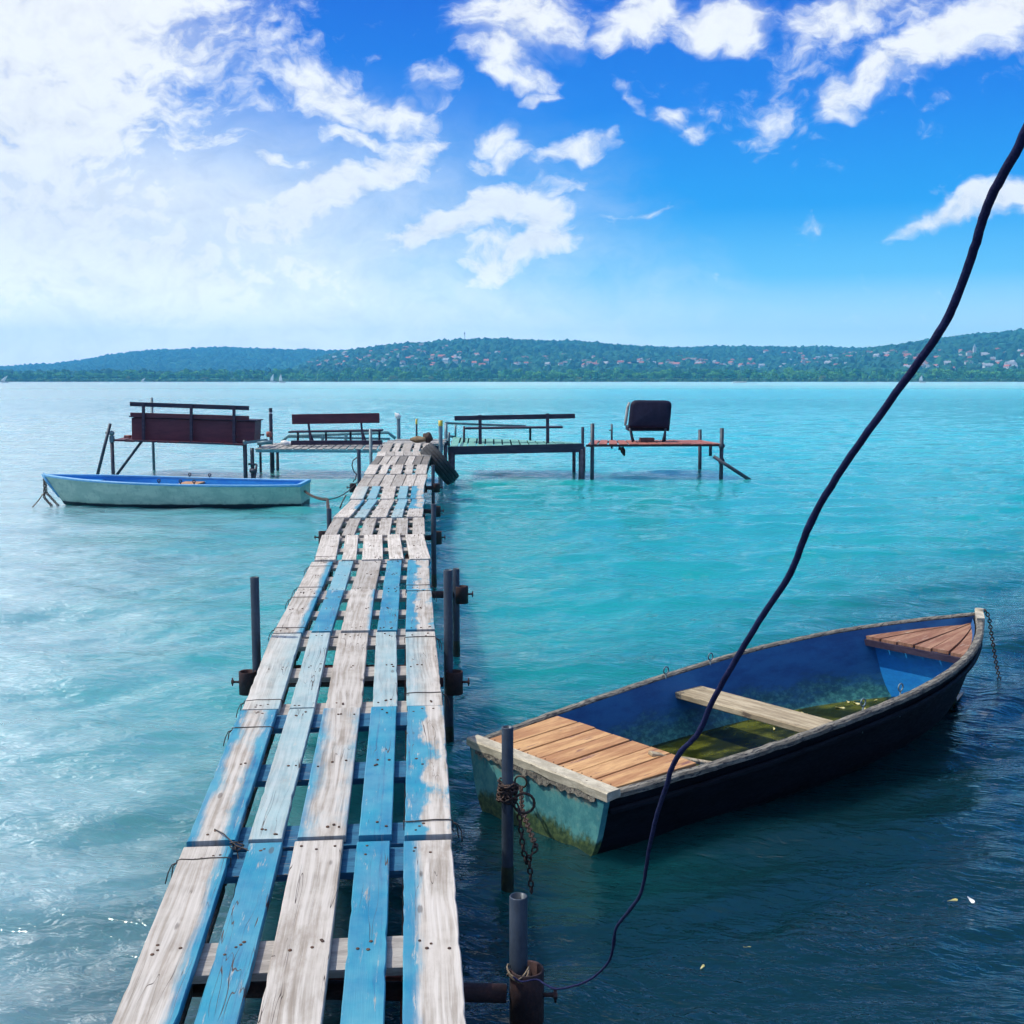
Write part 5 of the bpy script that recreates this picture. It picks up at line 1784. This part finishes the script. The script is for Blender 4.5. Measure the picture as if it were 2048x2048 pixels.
mb = MB(); mb.lathe([(.03, -.04), (.055, 0), (.03, .04)], at_z(223.5, 866.5, ZF - .03), 10, axis=(1, 0, 0)); mb.tube([at_z(211, 865, ZF - .05), at_z(228, 867, ZF - .03)], .022, 8)
mb.lathe([(.045, -.06), (.05, 0), (.045, .06)], at_z(224, 878, ZF - .01), 10); mb.build('clamp', M['pipe_light'], sg)
o_ = at_z(386, 884, ZF + .3)
bn = thing('bench', 'long maroon box bench with two back rails on the far left stage', 'bench', o_)
zb_ = ZF + .2
mb = MB()
a0, a1, a2, a3 = at_z(263.5, 880, zb_), at_z(508, 886.5, zb_), at_z(510, 843, zb_), at_z(263, 835, zb_)
dv = Vector((0, .55, 0))
vv = [a0, a1, a1 + dv, a0 + dv, a3, a2, a2 + dv, a3 + dv]
mb.add(vv, [(3, 2, 1, 0), (4, 5, 6, 7), (0, 1, 5, 4), (1, 2, 6, 5), (2, 3, 7, 6), (3, 0, 4, 7)])
mb.build('seat_box', M['maroon'], bn, bevel=.006)
mb = MB(); mb.bar(at_z(259, 834, zb_ - .01) + Vector((0, .28, .01)), at_z(513, 842.5, zb_ - .01) + Vector((0, .28, .01)), .62, .02); mb.build('lid', M['darkwood'], bn)
mb = MB(); mb.bar(at_z(260, 808, zb_ - .03), at_z(498, 816.3, zb_ - .03), .035, .08); mb.build('back_rail', M['darkwood'], bn, bevel=.004)
mb = MB(); mb.bar(at_z(261, 829.5, zb_ - .03), at_z(498, 836.3, zb_ - .03), .035, .085); mb.build('back_rail', M['maroon'], bn, bevel=.004)
for (px, py0, py1) in ((287, 806, 880), (382.5, 808, 884), (468, 812, 886)):
    mb = MB(); mb.bar(at_z(px, py0, zb_ - .07), at_z(px, py1, zb_ - .07), .05, .04, up=(0, 1, 0)); mb.build('upright', M['darkwood'], bn)
mb = MB(); q = at_z(255.5, 873, ZF + .3); mb.box(q, (.10, .14, .05)); tag(mb.build('brick', M['redplank'], bevel=.006), 'reddish brick lying left of the maroon box bench', 'brick')

# posts round the stages
t_, _ = vpost('stage_post', 'dark post with a pale band standing between the two left benches', 541, 816, ZR - .5, .035, group='posts round the fishing stages', material='pipe_dark')
mb = MB(); q = at_z(541, 826, ZR - .5); mb.lathe([(.0365, -.015), (.0365, .015)], q, 14); mb.build('pale_band', M['white'], t_)
vpost('stage_post', 'pale grey post with a white bottle on it near the pier end', 797, 835, 21.6, .034, material='pipe_light', group='posts round the fishing stages')
q = at_z(796, 833, 21.6)
mb = MB(); mb.lathe([(.001, -.05), (.045, -.045), (.052, 0), (.045, .04), (.02, .06), (.018, .085), (.001, .09)], q, 14, axis=(-.6, 0, .7))
tag(mb.build('white_bottle', M['white']), 'white bottle stuck on top of the pale grey post', 'bottle')
vpost('stage_post', 'slim dark pole with a yellow tip behind the pier end', 833, 838, 22.5, .018, material='pipe_dark', group='posts round the fishing stages', cap=('yellow', .10))
vpost('stage_post', 'grey post with a yellow tip at the right corner of the pier end', 881, 841, 19.2, .033, material='pipe_light', group='posts round the fishing stages', cap=('yellow', .09))
vpost('stage_post', 'thin dark post between the green and the red stage', 1165.5, 854, ZF + .3, .028, material='pipe_dark', group='posts round the fishing stages')
# clutter on the corner between the two left stages
mb = MB(); mb.bar(at_z(487, 886, ZF - .1), at_z(535, 880, ZF - .1), .05, .05); mb.tube([at_z(515, 886, ZF - .1), at_z(545, 884, ZF - .1)], .04, 8)
tag(mb.build('scaffold_clamp_bar', M['pipe_light']), 'pale clamped bar joining the two left stages', 'bar')
mb = MB(); mb.lathe([(.001, 0), (.05, 0), (.055, .05), (.05, .1), (.001, .11)], at_z(538, 874, ZR - .6), 12)
tag(mb.build('red_pot', M['redplank']), 'small red pot beside the dark post with a pale band', 'pot')
mb = MB(); mb.bar(at_z(510, 870, ZR - .5), at_z(528, 869.5, ZR - .5), .05, .03); mb.tube([at_z(515, 861, ZR - .5), at_z(515, 872, ZR - .5)], .014, 8)
tag(mb.build('rod_holder', M['pipe_dark']), 'dark rod holder at the right end of the maroon box bench', 'rod holder')

# head of the pier: a low landing of planks
hd = thing('landing', 'square landing of grey planks at the head of the pier', 'landing', (at_z(826, 950, 20.5).x, at_z(826, 950, 20.5).y, 0))
mb = MB()
za = at_z(826, 886, 19.55).z - .02
yA, yB = at_z(826, 886, 19.55).y, at_z(826, 886, 21.3).y
xa, xb_ = at_z(776, 880, 20.2).x, at_z(884, 880, 20.2).x
g = random.Random(2)
for k in range(9):
    y0 = yA + (yB - yA) * k / 9; y1 = y0 + (yB - yA) / 9 - .015
    z_ = za + g.uniform(-.008, .012); e0, e1 = g.uniform(-.1, .05), g.uniform(-.05, .1)
    mb.quadslab([(xa + e0, y0, z_), (xb_ + e1, y0, z_), (xb_ + e1, y1, z_), (xa + e0, y1, z_)], .025)
mb.build('deck', M['greywood'], hd)
for (x_, y_) in ((xa, yA + .1), (xb_, yA + .1), (xa, yB - .1), (xb_, yB - .1)):
    mb = MB(); mb.tube([(x_, y_, za - .03), (x_, y_, -.7)], .035, 10); mb.build('leg', M['pipe_dark'], hd)
for y_ in (yA + .1, yB - .1):
    mb = MB(); mb.bar((xa - .05, y_, za - .07), (xb_ + .05, y_, za - .07), .06, .08); mb.build('bearer', M['darkwood'], hd)

# sacks heaped on the landing
def lump(c, s_, seed, squash=.6):
    g = np.random.default_rng(seed)
    mb = MB(); nu, nv = 18, 10
    vs_ = []
    for j in range(nv + 1):
        th = math.pi * j / nv
        for i in range(nu):
            ph = 2 * math.pi * i / nu
            d = np.array([math.sin(th) * math.cos(ph), math.sin(th) * math.sin(ph), math.cos(th)])
            r_ = 1 + .16 * math.sin(3 * ph + seed) * math.sin(2 * th) + .13 * math.sin(5 * d[0] + 3 * d[2] + seed * 2) + g.uniform(-.05, .05)
            vs_.append(Vector(c) + Vector((d[0] * r_ * s_[0], d[1] * r_ * s_[1], d[2] * r_ * s_[2])))
    fs = [(j * nu + i, j * nu + (i + 1) % nu, (j + 1) * nu + (i + 1) % nu, (j + 1) * nu + i) for j in range(nv) for i in range(nu)]
    mb.add(vs_, fs, 0, True)
    return mb


q = at_z(841, 881, 19.9)
tag(lump(q + Vector((-.02, 0, .02)), (.15, .14, .05), 3).build('sack', M['cloth']), 'tan sack slumped on the pier end behind the tyre', 'sack')
tag(lump(q + Vector((.12, .03, .045)), (.08, .09, .085), 5).build('dark_bundle', M['darkcloth']), 'dark brown bundle leaning on the tan sack at the pier end', 'bundle')

# the tyre hanging off the pier
zc = 17.6
cen = at_z(879, 928, zc)
ax_ = Vector((.74, .12, .62)).normalized()
ty = thing('tyre', 'worn black car tyre hung on edge over the right side of the pier end', 'tyre', cen)
Rr, wdt = .345, .115
prof = [(.20, -.085), (.215, -.10), (.27, -wdt - .004), (.315, -wdt), (.335, -.095), (.343, -.062), (.343, -.058), (.335, -.054), (.335, -.048), (.345, -.044), (.347, -.006), (.338, -.003), (.338, .003), (.347, .006),
        (.345, .044), (.335, .048), (.335, .054), (.343, .058), (.343, .062), (.335, .095), (.315, wdt), (.27, wdt + .004), (.215, .10), (.20, .085), (.235, .075), (.30, .08), (.315, 0), (.30, -.08), (.235, -.075), (.20, -.085)]
MB().lathe(prof, cen, 56, ax_).build('tyre_body', M['tyre'], ty)

# ------------------------------------------------------------------ the cable
CB = [(2080, -160, .62), (1990, 95, .66), (1932, 255, .70), (1882, 348, .73), (1858, 402, .75), (1838, 470, .77), (1806, 560, .80), (1772, 628, .82), (1690, 742, .87), (1592, 880, .94), (1530, 985, 1.0), (1492, 1080, 1.06), (1440, 1160, 1.12), (1388, 1245, 1.18),
      (1345, 1322, 1.24), (1318, 1382, 1.29), (1285, 1418, 1.33), (1265, 1455, 1.37), (1258, 1482, 1.40), (1240, 1535, 1.5), (1225, 1600, 1.62), (1211, 1680, 1.8), (1190, 1715, 1.92), (1163, 1750, 2.05), (1157, 1785, 2.15), (1148, 1815, 2.25), (1122, 1842, 2.38),
      (1090, 1858, 2.5), (1050, 1866, 2.78), (1030, 1858, 2.86), (1012, 1848, 2.92), (985, 1852, 2.96), (968, 1843, 2.97)]
pts = [at_z(x_ * K, y_ * K, z_) for (x_, y_, z_) in CB]


def catmull(pts, n=5):
    out = []
    for i in range(len(pts) - 1):
        p0, p1, p2, p3 = pts[max(0, i - 1)], pts[i], pts[i + 1], pts[min(len(pts) - 1, i + 2)]
        for k in range(n):
            t = k / n
            out.append(.5 * ((2 * p1) + (p2 - p0) * t + (2 * p0 - 5 * p1 + 4 * p2 - p3) * t * t + (3 * p1 - p0 - 3 * p2 + p3) * t ** 3))
    out.append(pts[-1])
    return out


cp_ = catmull(pts, 6)
g = random.Random(12)
cp_ = [p + Vector((g.uniform(-.0003, .0003), 0, g.uniform(-.0003, .0003))) for p in cp_]
N_ = len(cp_)
rad = [max(.0021, .0030 * (1.0 if i < N_ * .55 else 1 - .35 * (i / N_ - .55) / .45)) * g.uniform(.97, 1.03) for i in range(N_)]
for kc_, ks_ in ((132, 1.22), (142, 1.3), (143, 1.25), (170, 1.25), (60, 1.12), (96, 1.12)):
    for dk_ in (-1, 0, 1):
        if kc_ + dk_ < N_: rad[kc_ + dk_] *= 1 + (ks_ - 1) * (1 if dk_ == 0 else .5)
tag(MB().tube(cp_, rad, 10).build('cable', M['cable']), 'dark cable sweeping down from the upper right to the nearest pier post', 'cable')
mb = MB()
kc = at_z(1036, 1950, 3.0)
for k in range(3):
    mb.tube([kc + Vector((math.cos(a) * .028, math.sin(a) * .028, .006 * k + .012 * math.sin(a * 2 + k))) for a in np.linspace(0, 2 * math.pi, 17)[:-1]], .0024, 6, closed=True)
tag(mb.build('cable_lashing', M['rope']), 'thin twine wound where the cable meets the nearest post', 'twine')

# leaves drifting on the lake
for k, (px, py, s_, lab) in enumerate(((1905, 1801, .022, 'pale yellow leaf drifting at the right on the dark water'), (1942, 1800, .026, 'whitish leaf drifting beside a yellow one on the dark water'),
                                    (1495, 1895, .014, 'tiny cream leaf adrift in front of the near boat'), (1405, 1934, .015, 'tiny orange leaf adrift near the bottom edge'))):
    p = at_h(px, py, .006)
    tag(leaf(p, s_, k * 1.3 + .3).build('leaf', M['white'] if k == 1 else M['leaf']), lab, 'leaf')

# ------------------------------------------------------------------ haze over the lake
def haze():
    m_ = bpy.data.materials.new('haze')
    m_.use_nodes = True
    t = NT(m_.node_tree)
    v = t.n('ShaderNodeVolumePrincipled')
    v.inputs['Color'].default_value = (0.12, 0.53, 1.0, 1)
    v.inputs['Density'].default_value = 0.00020
    v.inputs['Anisotropy'].default_value = 0.2
    o = t.n('ShaderNodeOutputMaterial')
    t.t.links.new(v.outputs[0], o.inputs['Volume'])
    mb = MB()
    mb.box((0, 0, 110), (10400, 10400, 226))
    h = mb.build('haze', m_, loc=(0, 0, 110))
    tag(h, 'pale blue haze over the lake', 'haze', kind='stuff')


haze()
